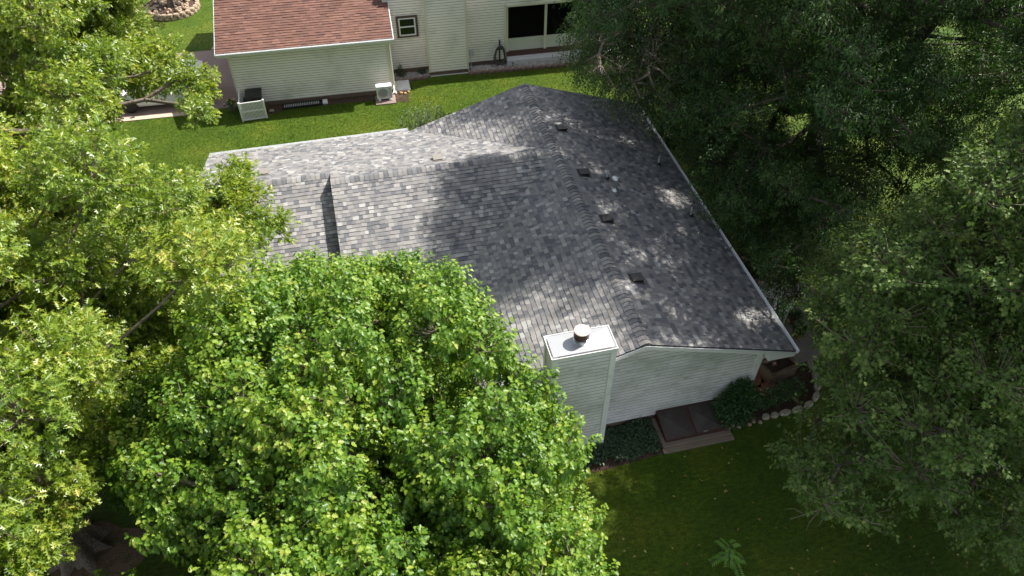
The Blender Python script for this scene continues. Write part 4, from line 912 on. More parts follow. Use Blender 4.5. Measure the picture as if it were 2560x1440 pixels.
# ------------------------------------------------------------------ shrubs and ground cover
def bush(name,label,base,ells,n,leaf,m,size,seed,cat='shrub',stems=20,bark=m_bark,mu=.45,droop=.3):
    rg=np.random.default_rng(seed); t=thing(name,label,cat,base); P=[];D=[]
    for (x,y,z,rx,ry,rz_) in ells:
        k=int(n/len(ells)); d=unit(rg.normal(size=(k,3))); d[:,2]=np.where(rg.random(k)<.8,abs(d[:,2]),d[:,2]); 
        lump=1+.14*np.sin(d[:,0]*7+seed)*np.cos(d[:,1]*6+d[:,2]*5)
        P.append(np.array([x,y,z])+d*np.array([rx,ry,rz_])*(rg.uniform(.55,1.05,(k,1)))*lump[:,None]);D.append(d)
    P=np.concatenate(P);D=np.concatenate(D); k=P[:,2]>.03; P=P[k];D=D[k]; n=len(P)
    leaves_mesh('foliage',leaf,P,D+np.array([0,0,-droop])+rg.normal(size=(n,3))*.4,D*.5+[0,0,1.]+rg.normal(size=(n,3))*.35,size*rg.uniform(.6,1.2,n),np.clip(mu+rg.normal(size=n)*.2,0,1),m,t)
    e=np.array(ells); j=rg.integers(0,len(e),stems); tip=e[j,:3]+rg.normal(size=(stems,3))*e[j,3:]*.45; tip[:,2]=np.maximum(tip[:,2],.1)
    tubes_mesh('stems',np.zeros((stems,3))+rg.normal(size=(stems,3))*[.08,.08,0],tip,np.full(stems,.014),np.full(stems,.005),bark,t)
    return t
bush('corner_shrub','dense dark green shrub against the gable wall beside the cellar door',(3.12,-12.98,0),[(0,0,.62,.50,.36,.60),(-.28,-.05,.55,.42,.34,.5),(.32,.02,.5,.38,.34,.48),(.1,.12,.95,.4,.25,.42),(-.1,-.25,.3,.5,.3,.35)],3600,'oval',m_leaf_shrub,.085,5,mu=.4)
bush('low_plant','low mixed greenery in the bed between the corner board and pale stones',(4.35,-12.75,0),[(0,0,.22,.35,.3,.25),(.5,.1,.2,.35,.3,.25),(-.35,-.1,.2,.3,.22,.22),(.95,.2,.15,.3,.3,.2)],1300,'oval',m_leaf_shrub,.07,6,cat='plant',mu=.55)
bush('planter_greens','leafy greens spilling from the rear wooden planter box',(5.15,-11.15,.40),[(0,0,.12,.42,.2,.2),(.3,.1,.2,.3,.25,.25)],700,'oval',m_leaf_shrub,.07,8,cat='plant')
bush('yellow_flowers','small green clump with yellow flowers at the garage driveway corner',NL(-.28,-.16,0),[(0,0,.2,.24,.22,.26),(-.12,.1,.3,.15,.15,.2)],500,'oval',m_leaf_shrub,.06,9,cat='flowers')
fb=MB(); rg=random.Random(5)
ypt=NL(-.28,-.16,0)
for i in range(6):
    fb.lathe((ypt[0]+rg.uniform(-.22,.08),ypt[1]+rg.uniform(-.05,.2),.44+rg.uniform(-.08,.06)),[(.0001,0),(.035,.005),(.03,.015),(.0001,.02)],8)
yf=[o for o in bpy.data.objects if o.name.startswith('yellow_flowers')][0]
fo=fb.build('blooms',m_flower,None); fo.parent=yf; fo.matrix_parent_inverse=Matrix.Translation(-Vector(yf.location))
bush('small_weed','small leafy weed at the foot of the garage corner wall under the small window',NL(7.15,1.35,0),[(0,0,.3,.12,.12,.32),(.05,0,.12,.2,.15,.12)],260,'oval',m_leaf_shrub,.06,10,cat='plant')
bush('small_weed','low dark weed in the pebbles close to the cream chase wall',NL(8.15,1.45,0),[(0,0,.08,.22,.14,.1)],160,'oval',m_leaf_shrub,.06,11,cat='plant')
# pachysandra bed beside the chimney
def cover(name,label,x0,x1,y0,y1,n,h,m,leaf,size,seed,skip=None,kind='stuff'):
    rg=np.random.default_rng(seed); x=rg.uniform(x0,x1,n); y=rg.uniform(y0,y1,n); 
    hh=h*(.6+.3*np.sin(x*3.1+y*2)+.2*np.sin(x*7-y*5)); z=hh*rg.uniform(.4,1,n)+.03
    k=np.ones(n,bool)
    if skip: k=~((x>skip[0])&(x<skip[1])&(y>skip[2]))
    edge=y0+.10*np.sin(x*5)+.06*np.sin(x*13); k&=y>edge
    P=np.stack([x,y,z],1)[k]; n=len(P); a=rg.uniform(0,6.28,n)
    o=leaves_mesh(name,leaf,P,np.stack([np.cos(a),np.sin(a),rg.uniform(-.4,.2,n)],1),np.array([[0,0,1.]])+rg.normal(size=(n,3))*.3,size*rg.uniform(.7,1.2,n),np.clip(.4+rg.normal(size=n)*.25,0,1),m)
    return tag(o,label,'ground cover',kind=kind)
cover('ground_cover','dark green leafy ground cover between chimney and cellar door',-3.2,.66,-13.72,-12.6,6500,.26,m_leaf_pachy,'oval',.085,12,skip=(-2.55,-.88,-13.13))
# sage-like sprigs standing behind the rear eave
def sprigs(name,label,base,n,h,spread,seed):
    rg=np.random.default_rng(seed); t=thing(name,label,'shrub',base)
    a=rg.uniform(0,6.28,n); r=spread*np.sqrt(rg.random(n)); A=np.stack([r*.5*np.cos(a),r*.5*np.sin(a),np.zeros(n)],1); B=np.stack([r*np.cos(a),r*np.sin(a),h*rg.uniform(.65,1.1,n)*(1-.25*r/spread)],1)
    tubes_mesh('stems',A,B,np.full(n,.008),np.full(n,.004),m_bark,t)
    k=46; tt=rg.uniform(.25,1,(n,k)); P=A[:,None]+(B-A)[:,None]*tt[...,None]; d=rg.normal(size=(n,k,3)); d[...,2]=abs(d[...,2])+.3; d=unit(d); P=P+d*.03
    N_=n*k; leaves_mesh('foliage','oval',P.reshape(-1,3),d.reshape(-1,3),rg.normal(size=(N_,3))+[0,0,.8],rg.uniform(.06,.10,N_),np.clip(.45+rg.normal(size=N_)*.2,0,1),m_leaf_sage,t)
sprigs('tall_sprig_shrub','pale green shrub of upright sprigs rising behind the rear eave',(-3.55,1.75,0),120,2.3,1.2,21)
# sumac seedling on the dark lawn
t=thing('sumac_seedling','bright green feathery seedling alone on the shaded lawn','plant',(1.02,-17.1,0)); rg=np.random.default_rng(4)
P=[];A_=[];Nn=[];S0=[];S1=[]
for k in range(9):
    a=k*2.4; L=(.40+.14*math.sin(k*3.7)); d=np.array([math.cos(a),math.sin(a),.25]); c=np.array([.04*math.sin(k),.03*k-.1,.40+.04*k]); S0.append(c);S1.append(c+d*L+[0,0,-.2])
    for j in range(9):
        s=(j+1.5)/10.5; p=c+d*L*s+np.array([0,0,-.22*s*s]); sd=np.array([-math.sin(a),math.cos(a),0])
        for sg in (-1,1): P.append(p+sd*sg*.012);A_.append(sd*sg+d*.35);Nn.append([0,0,1])
leaves_mesh('leaves','ash',np.array(P),np.array(A_),np.array(Nn,float)+rg.normal(size=(len(P),3))*.15,np.full(len(P),.115),rg.random(len(P)),m_leaf_sumac,t)
S0.append(np.zeros(3));S1.append(np.array([0,0,.62])); tubes_mesh('stem',np.array(S0),np.array(S1),np.full(len(S0),.010),np.full(len(S0),.005),m_bark,t)

# short grass: sparse taller blades over the lawn in view
rg=np.random.default_rng(31)
def blades(n,boxes):
    P=[]
    ar=[(b[1]-b[0])*(b[3]-b[2])*b[4] for b in boxes]; tot=sum(ar)
    for b,a in zip(boxes,ar):
        k=int(n*a/tot); P.append(np.stack([rg.uniform(b[0],b[1],k),rg.uniform(b[2],b[3],k),np.full(k,.0)],1))
    return np.concatenate(P)
P=blades(230000,[(-17,9,.3,8.1,1),(-19,-11,12.5,23,.35),(-3,9,-20.5,-13.6,.8),(-19,-8,-16,-9,.25),(4.6,9,-7.5,.3,.4)])
x,y=P[:,0],P[:,1]
ln=(x-GO.x)*math.cos(GROT)+(y-GO.y)*math.sin(GROT); lm=-(x-GO.x)*math.sin(GROT)+(y-GO.y)*math.cos(GROT)
bad=((ln<-.02)&(lm>-.2)&(lm<5.7))|((ln>-.1)&(ln<7.0)&(lm>-.5))|((ln>=6.6)&(lm>.8))|((x>2.4)&(x<6.2)&(y>-13.4)&(y<-11.5))|((x<.95)&(y>-13.85)&(y<-12.4))|((x>.6)&(x<2.95)&(y>-13.8)&(y<-12))|((ln<0)&(lm>5.6)&(lm<8.7)&(ln>-1.8))
bad|=((x-ring[0])**2+(y-ring[1])**2<1.5**2)|((x<-11)&(y<-.2)&(y>-8.1))
P=P[~bad]; n=len(P); a=rg.uniform(0,6.28,n)
tuft=.5+.5*np.sin(P[:,0]*2.3+1.7*np.sin(P[:,1]*1.9))*np.sin(P[:,1]*3.1+P[:,0]*.7)
g=leaves_mesh('grass','blade',P,np.stack([np.cos(a)*.55,np.sin(a)*.55,np.ones(n)],1),np.stack([np.cos(a+1.6),np.sin(a+1.6),rg.uniform(.2,1,n)],1),rg.uniform(.045,.095,n),np.clip(.3+.25*tuft+rg.normal(size=n)*.2,0,1),m_blade)
tag(g,'short green blades of the mown lawn','grass',kind='stuff')

rg=np.random.default_rng(77)
P=np.concatenate([np.stack([rg.uniform(-2,8,170),rg.uniform(-20,-13.9,170),np.full(170,.06)],1),np.stack([rg.uniform(-10,8,60),rg.uniform(.6,6,60),np.full(60,.06)],1)]); n=len(P); a=rg.uniform(0,6.28,n)
m_fallen=leaf_mat('fallen_leaf',[(0,(.16,.09,.03)),(.5,(.30,.22,.06)),(1,(.38,.33,.12))],(1,1,1),.1,.7,.3)
tag(leaves_mesh('fallen_leaves','oval',P,np.stack([np.cos(a),np.sin(a),np.zeros(n)],1),np.array([[0,0,1.]])+rg.normal(size=(n,3))*.2,rg.uniform(.05,.10,n),rg.random(n),m_fallen),'dry yellow brown leaves scattered over the lawn','fallen leaves',kind='stuff')

# crown clump centres (x, y, z, radius) in centimetres
CL={}  # ash and rmaple include unseen clumps added to shade the roof and lawn
CL['oakA']=np.array([-2064,-1217,915,107,-1569,-1185,528,77,-1563,-1766,557,96,-1424,-1054,422,90,-1433,-763,337,91,-1641,-804,471,77,-1290,-1508,593,76,-1693,-703,351,76,-1403,-821,333,83,-1287,-1673,781,89,-1868,-921,861,96,-1878,-1097,314,91,-1934,-1091,378,85,-1751,-1682,402,91,-1785,-665,491,79,-1531,-1168,406,91,-1579,-1107,780,107,-1672,-1515,482,76,-1249,-1046,700,99,-944,-1283,859,97,-1794,-648,548,107,-1828,-1469,681,76,-1729,-867,615,101,-1553,-1680,349,85,-1732,-674,653,87,-1463,-1742,497,82,-1781,-920,508,111,-1651,-1699,579,80,-1442,-864,610,94,-1838,-1478,861,77,-1497,-1308,588,84,-1691,-1189,902,109,-1669,-586,462,86,-1390,-335,436,110,-1498,-1840,741,84,-1668,-763,319,102,-1525,-556,519,112,-1691,-585,526,79,-2000,-1318,506,103,-1644,-1064,709,108,-1343,-412,456,104,-1753,-1225,456,99,-1962,-1216,845,105,-1632,-510,445,108,-2012,-1246,656,108,-2013,-1016,431,76,-1553,-1026,680,92,-1631,-1059,461,102,-1873,-1659,816,108,-1583,-955,300,83,-1875,-1292,305,108,-1632,-1439,282,90,-1340,-1274,542,83,-1600,-1629,389,92,-1728,-907,398,105,-1502,-1562,526,93,-1642,-1180,461,93,-1635,-1552,944,91,-1290,-894,282,102,-1464,-1607,739,113,-1992,-1181,380,112,-1862,-1525,545,113,-1387,-1164,866,80,-1632,-1360,354,113,-1762,-1206,846,96,-1568,-820,855,87,-1586,-943,874,104,-1680,-1564,811,87,-1919,-822,740,95,-1529,-1342,636,78,-1641,-1021,997,113,-1416,-1128,797,99,-1052,-1012,816,79,-1653,-1274,296,81,-1283,-1227,608,101,-1437,-832,406,84,-1708,-1445,557,81,-1930,-1519,915,99,-1663,-1773,307,111,-1672,-1706,462,92,-2130,-1268,567,90,-1490,-1545,305,105,-1458,-1626,892,85,-1088,-652,546,97,-1702,-1323,793,112,-1567,-1346,515,84,-1515,-1166,918,111,-1782,-858,717,108,-1540,-696,485,80,-1577,-869,685,76,-1405,-1158,522,87,-1275,-424,350,95,-1416,-1795,494,95,-1595,-1502,728,95,-1207,-1559,852,83,-1581,-1744,345,114,-1993,-1136,659,101,-1443,-888,931,109,-1325,-1275,942,99,-1334,-1190,513,89,-1676,-1800,497,83,-1561,-1239,591,87,-1551,-1011,880,76,-1488,-1540,907,92,-1635,-1840,368,76,-1917,-1320,742,78,-1990,-1419,888,107,-1452,-1725,856,104,-1643,-1828,677,94,-1901,-1374,936,91,-1019,-1036,678,87,-1644,-1170,550,106,-1826,-1548,282,98,-1447,-1227,470,110,-1500,-719,520,101,-1500,-1629,532,97,-1562,-1503,508,103,-2072,-1243,470,112,-1318,-625,633,101,-1763,-1650,486,104,-1275,-1180,546,114,-1351,-1403,971,100,-1300,-1333,565,92,-1736,-1344,427,93,-1926,-752,450,81,-1854,-1623,522,78,-1315,-594,283,93,-1272,-1197,484,78,-1240,-1130,779,80,-1706,-1330,523,88,-1820,-798,385,81,-1971,-1631,526,114,-1586,-1298,991,107,-1420,-1110,364,91,-1521,-586,689,107,-1643,-615,422,90,-1584,-1419,590,95,-1829,-1332,884,84,-1519,-1044,305,92,-1732,-955,914,112,-1531,-617,834,78,-1702,-734,505,93,-1261,-1086,437,87,-1538,-1497,572,87,-1413,-1190,380,84,-1392,-1675,276,93,-1403,-1560,986,88,-1604,-694,901,107,-1876,-1256,431,94,-1474,-795,603,90,-1955,-1201,519,78,-1381,-531,561,91,-1285,-835,288,76,-1849,-1451,768,103,-1573,-1094,408,86,-1452,-981,367,90,-1657,-637,567,106,-1969,-1651,445,83,-1416,-599,314,93,-1762,-1577,690,106,-1887,-980,581,101,-1796,-1300,431,113,-1343,-1758,478,88,-1683,-1005,316,113,-1277,-853,543,98,-1357,-974,524,89,-1465,-1447,493,87,-1370,-1145,1035,95,-1162,-1021,918,113,-1778,-1716,808,108,-1883,-1637,357,84,-1722,-1380,718,113,-2099,-1036,731,88,-1822,-750,430,94,-1527,-1020,435,96,-1089,-746,492,96,-1716,-1359,336,84,-1516,-778,845,97,-1483,-1347,534,113,-1702,-827,726,112,-1163,-883,463,109,-1199,-1065,463,82,-1543,-846,970,101,-1581,-799,679,99,-1700,-1229,351,106,-1966,-790,504,115,-1419,-1128,438,109,-1219,-1356,708,104,-2104,-1004,666,90,-1909,-1149,277,77,-1671,-1034,509,101,-1657,-1268,613,80,-1808,-1047,329,95,-1118,-1003,563,105,-1983,-1286,442,84,-1353,-1076,402,87,-1459,-1797,700,107,-1833,-865,371,104,-1348,-1697,888,102,-1733,-836,397,105,-1683,-1365,936,107,-1241,-718,692,84,-1719,-1179,524,113,-1186,-1423,812,92,-1608,-672,340,78,-1880,-794,848,108,-1305,-489,507,76,-2068,-1473,387,107,-1480,-1223,624,112,-1429,-1408,1036,82,-2052,-1499,528,84,-1666,-1684,516,86,-1457,-1622,654,99,-1850,-1291,688,110,-1267,-794,821,76,-2043,-1571,781,100,-1108,-721,577,83,-1913,-1208,409,81,-1726,-1633,649,82,-1695,-1021,790,102,-1372,-1062,465,106,-1682,-722,761,76,-1960,-970,493,103,-1972,-1135,763,78,-1441,-760,396,109,-1192,-977,637,114,-1339,-1838,623,111,-1740,-1472,670,79,-1736,-1004,499,79,-1989,-1522,787,112,-2060,-1261,411,78,-1461,-1758,314,100,-1498,-421,484,104,-1948,-1671,679,113,-1644,-743,667,110,-1741,-1665,563,104,-1677,-514,726,113,-1445,-571,498,92,-1340,-866,471,100,-1527,-1299,925,103,-1635,-1661,333,112,-1744,-1574,415,111,-1756,-1117,440,115,-1447,-1385,903,95,-867,-753,499,49,-908,-750,525,42,-960,-728,524,50,-915,-688,538,46,-957,-623,544,48,-997,-633,552,42,-979,-661,536,51,-952,-775,512,39,-1026,-623,500,49,-1060,-660,508,45,-1000,-762,525,40,-914,-844,542,43,-973,-549,548,39,-960,-526,536,43,-1399,-1337,471,55,-1333,-1418,483,52,-1280,-1478,509,55,-1362,-1474,528,62,-1266,-1409,504,62,-1390,-1520,467,56,-1358,-1498,477,62,-1349,-1347,513,69,-1296,-1337,496,52,-1268,-1333,465,53,-1346,-1618,530,58,-1293,-1403,534,53,-1376,-1419,486,59,-1422,-1480,487,68,-1322,-1608,529,54,-1306,-1567,520,68,-1367,-1516,497,65,-1374,-1625,493,66,-1331,-1487,476,60,-1283,-1511,515,61,-1469,-656,449,63,-1528,-886,449,54,-1524,-843,439,58,-1271,-621,433,56,-1146,-707,457,68,-1461,-1044,479,66,-1050,-757,466,69,-1186,-951,435,68,-1433,-990,470,56,-1346,-856,438,60,-1082,-1050,453,60,-1139,-665,455,69,-1054,-812,439,69,-1306,-678,483,69,-1435,-940,479,56,-1125,-1192,480,67,-1326,-783,457,69,-1243,-877,443,62,-1420,-1125,490,62,-1500,-1076,468,69,-1145,-669,440,63,-1319,-1091,468,64,-1365,-1100,425,54,-1549,-921,429,71,-1411,-1082,469,68,-1519,-1047,463,68,-1301,-1073,440,63,-1437,-1159,487,64,-1219,-682,490,57,-1090,-792,470,57,-1351,-878,483,70,-1121,-1171,464,58,-1446,-1172,494,67,-1427,-1097,490,66,-1498,-870,468,62,-1481,-1025,453,57,-1316,-1034,493,59,-995,-1260,491,71,-1438,-923,492,60]).reshape(-1,4)/100
CL['oakB']=np.array([-1576,-191,772,88,-1369,459,667,108,-1533,150,596,76,-1621,-76,524,109,-1623,505,628,88,-1881,327,309,92,-1909,333,583,84,-1966,-117,360,100,-2094,-74,544,89,-2053,83,504,86,-1503,-214,875,81,-2049,-204,1024,79,-1822,-292,366,76,-1977,380,1105,99,-2158,-95,670,96,-2133,467,502,109,-2077,-295,833,90,-1505,318,723,100,-1733,85,1085,83,-1875,504,779,108,-2094,-267,646,99,-1791,-352,947,86,-1722,296,375,96,-1266,273,845,101,-1938,206,564,78,-1560,580,703,106,-1393,290,569,84,-1322,425,732,88,-1315,148,559,87,-1697,608,655,83,-1755,-216,479,84,-2076,125,714,82,-1422,473,626,89,-1464,188,1102,98,-1841,-455,440,103,-1545,468,717,102,-1545,266,631,80,-1502,677,514,91,-1817,-116,787,105,-1404,582,605,75,-1551,402,540,92,-1348,323,809,85,-1909,32,556,102,-1731,736,813,96,-2143,-272,697,108,-2198,-165,451,78,-1410,16,879,78,-1418,418,604,81,-1474,-178,1036,87,-1968,505,1016,82,-1514,107,1141,103,-1919,-208,947,98,-1792,-165,1085,81,-2190,-82,519,97,-1850,535,517,107,-1503,508,791,93,-1859,-161,374,103,-1400,511,429,75,-1774,-412,409,84,-2313,236,906,109,-1791,546,720,79,-1428,605,373,94,-1747,384,698,108,-1365,524,765,99,-2230,37,771,84,-2208,469,761,88,-2238,447,612,75,-2131,166,492,104,-1990,354,563,96,-1569,681,497,102,-1855,201,1081,85,-1963,544,469,89,-1351,-420,754,109,-1798,-243,854,108,-1850,-29,989,110,-2128,-163,434,96,-1802,604,799,89,-1486,232,1021,85,-1916,481,853,104,-1623,402,916,104,-2286,240,713,90,-1712,-127,1152,96,-2097,79,650,98,-1616,308,386,96,-1994,-336,898,99,-1844,425,572,94,-1997,-329,1005,101,-2084,195,300,80,-1313,207,865,80,-1882,183,1019,98,-1578,349,424,87,-1280,182,489,93,-2063,362,893,108,-1410,51,558,78,-1888,258,399,87,-1311,-252,753,79,-1666,-238,843,85,-1563,-177,957,92,-1612,-536,835,75,-2276,-119,884,99,-1428,-111,1039,78,-1990,-466,480,75,-2045,-56,368,89,-1786,708,917,104,-1701,611,385,84,-1257,220,998,77,-1993,-98,826,82,-1569,227,1132,102,-1443,-258,817,88,-1829,-310,737,100,-2063,-325,702,92,-2263,287,795,82,-2084,16,695,81,-2073,449,539,104,-1989,-62,351,76,-1627,526,953,80,-1439,580,837,78,-1752,426,609,110,-2027,151,833,103,-1858,111,385,94,-2074,515,400,82,-1732,631,522,83,-1930,612,802,86,-2025,59,858,89,-1440,282,906,100,-1467,304,764,82,-1458,114,845,94,-1782,542,509,95,-2006,-412,779,87,-1615,594,447,100,-1900,-529,804,83,-1986,-65,464,102,-1744,362,483,86,-1364,-291,942,96,-1802,-466,814,91,-1474,73,433,91,-1439,636,467,91,-2037,-404,840,83,-1782,-196,701,98,-1420,435,346,93,-1648,372,971,101,-2217,-148,798,93,-1831,206,384,79,-1527,184,485,82,-1494,630,808,84,-1518,279,934,94,-1829,564,978,89,-1425,247,952,88,-1716,274,566,101,-1739,-249,751,108,-2088,-225,533,88,-1418,563,477,105,-2131,69,875,94,-1710,555,565,89,-1947,296,359,104,-1383,434,547,91,-1723,-355,645,78,-1969,-89,1000,104,-1858,-299,446,98,-1431,285,483,105,-1678,-35,936,77,-1384,37,623,102,-1492,-36,578,107,-1454,407,792,86,-1782,-311,898,98,-1648,527,485,79,-2129,-22,612,103,-2222,61,655,94,-2031,446,604,107,-1430,608,673,76,-1423,107,782,106,-2206,399,842,82,-2163,-341,511,95,-1763,418,962,85,-1645,-345,793,85,-1609,241,577,108,-2144,23,776,96,-1706,414,446,76,-2030,449,832,87,-2025,-255,783,101,-1762,621,935,105,-1142,575,678,83,-1430,229,775,91,-2163,203,576,75,-1511,68,1054,99,-1081,-34,560,47,-1118,-19,585,42,-1172,65,589,37,-1112,-75,551,47,-1153,-54,581,38,-1211,42,578,36,-1299,226,534,45,-1312,290,533,36,-1344,168,555,45,-1086,-69,534,48,-1065,-296,593,48,-1162,134,529,40,-1200,190,571,46,-1273,316,538,45,-1109,-161,544,36,-1379,-80,526,47]).reshape(-1,4)/100
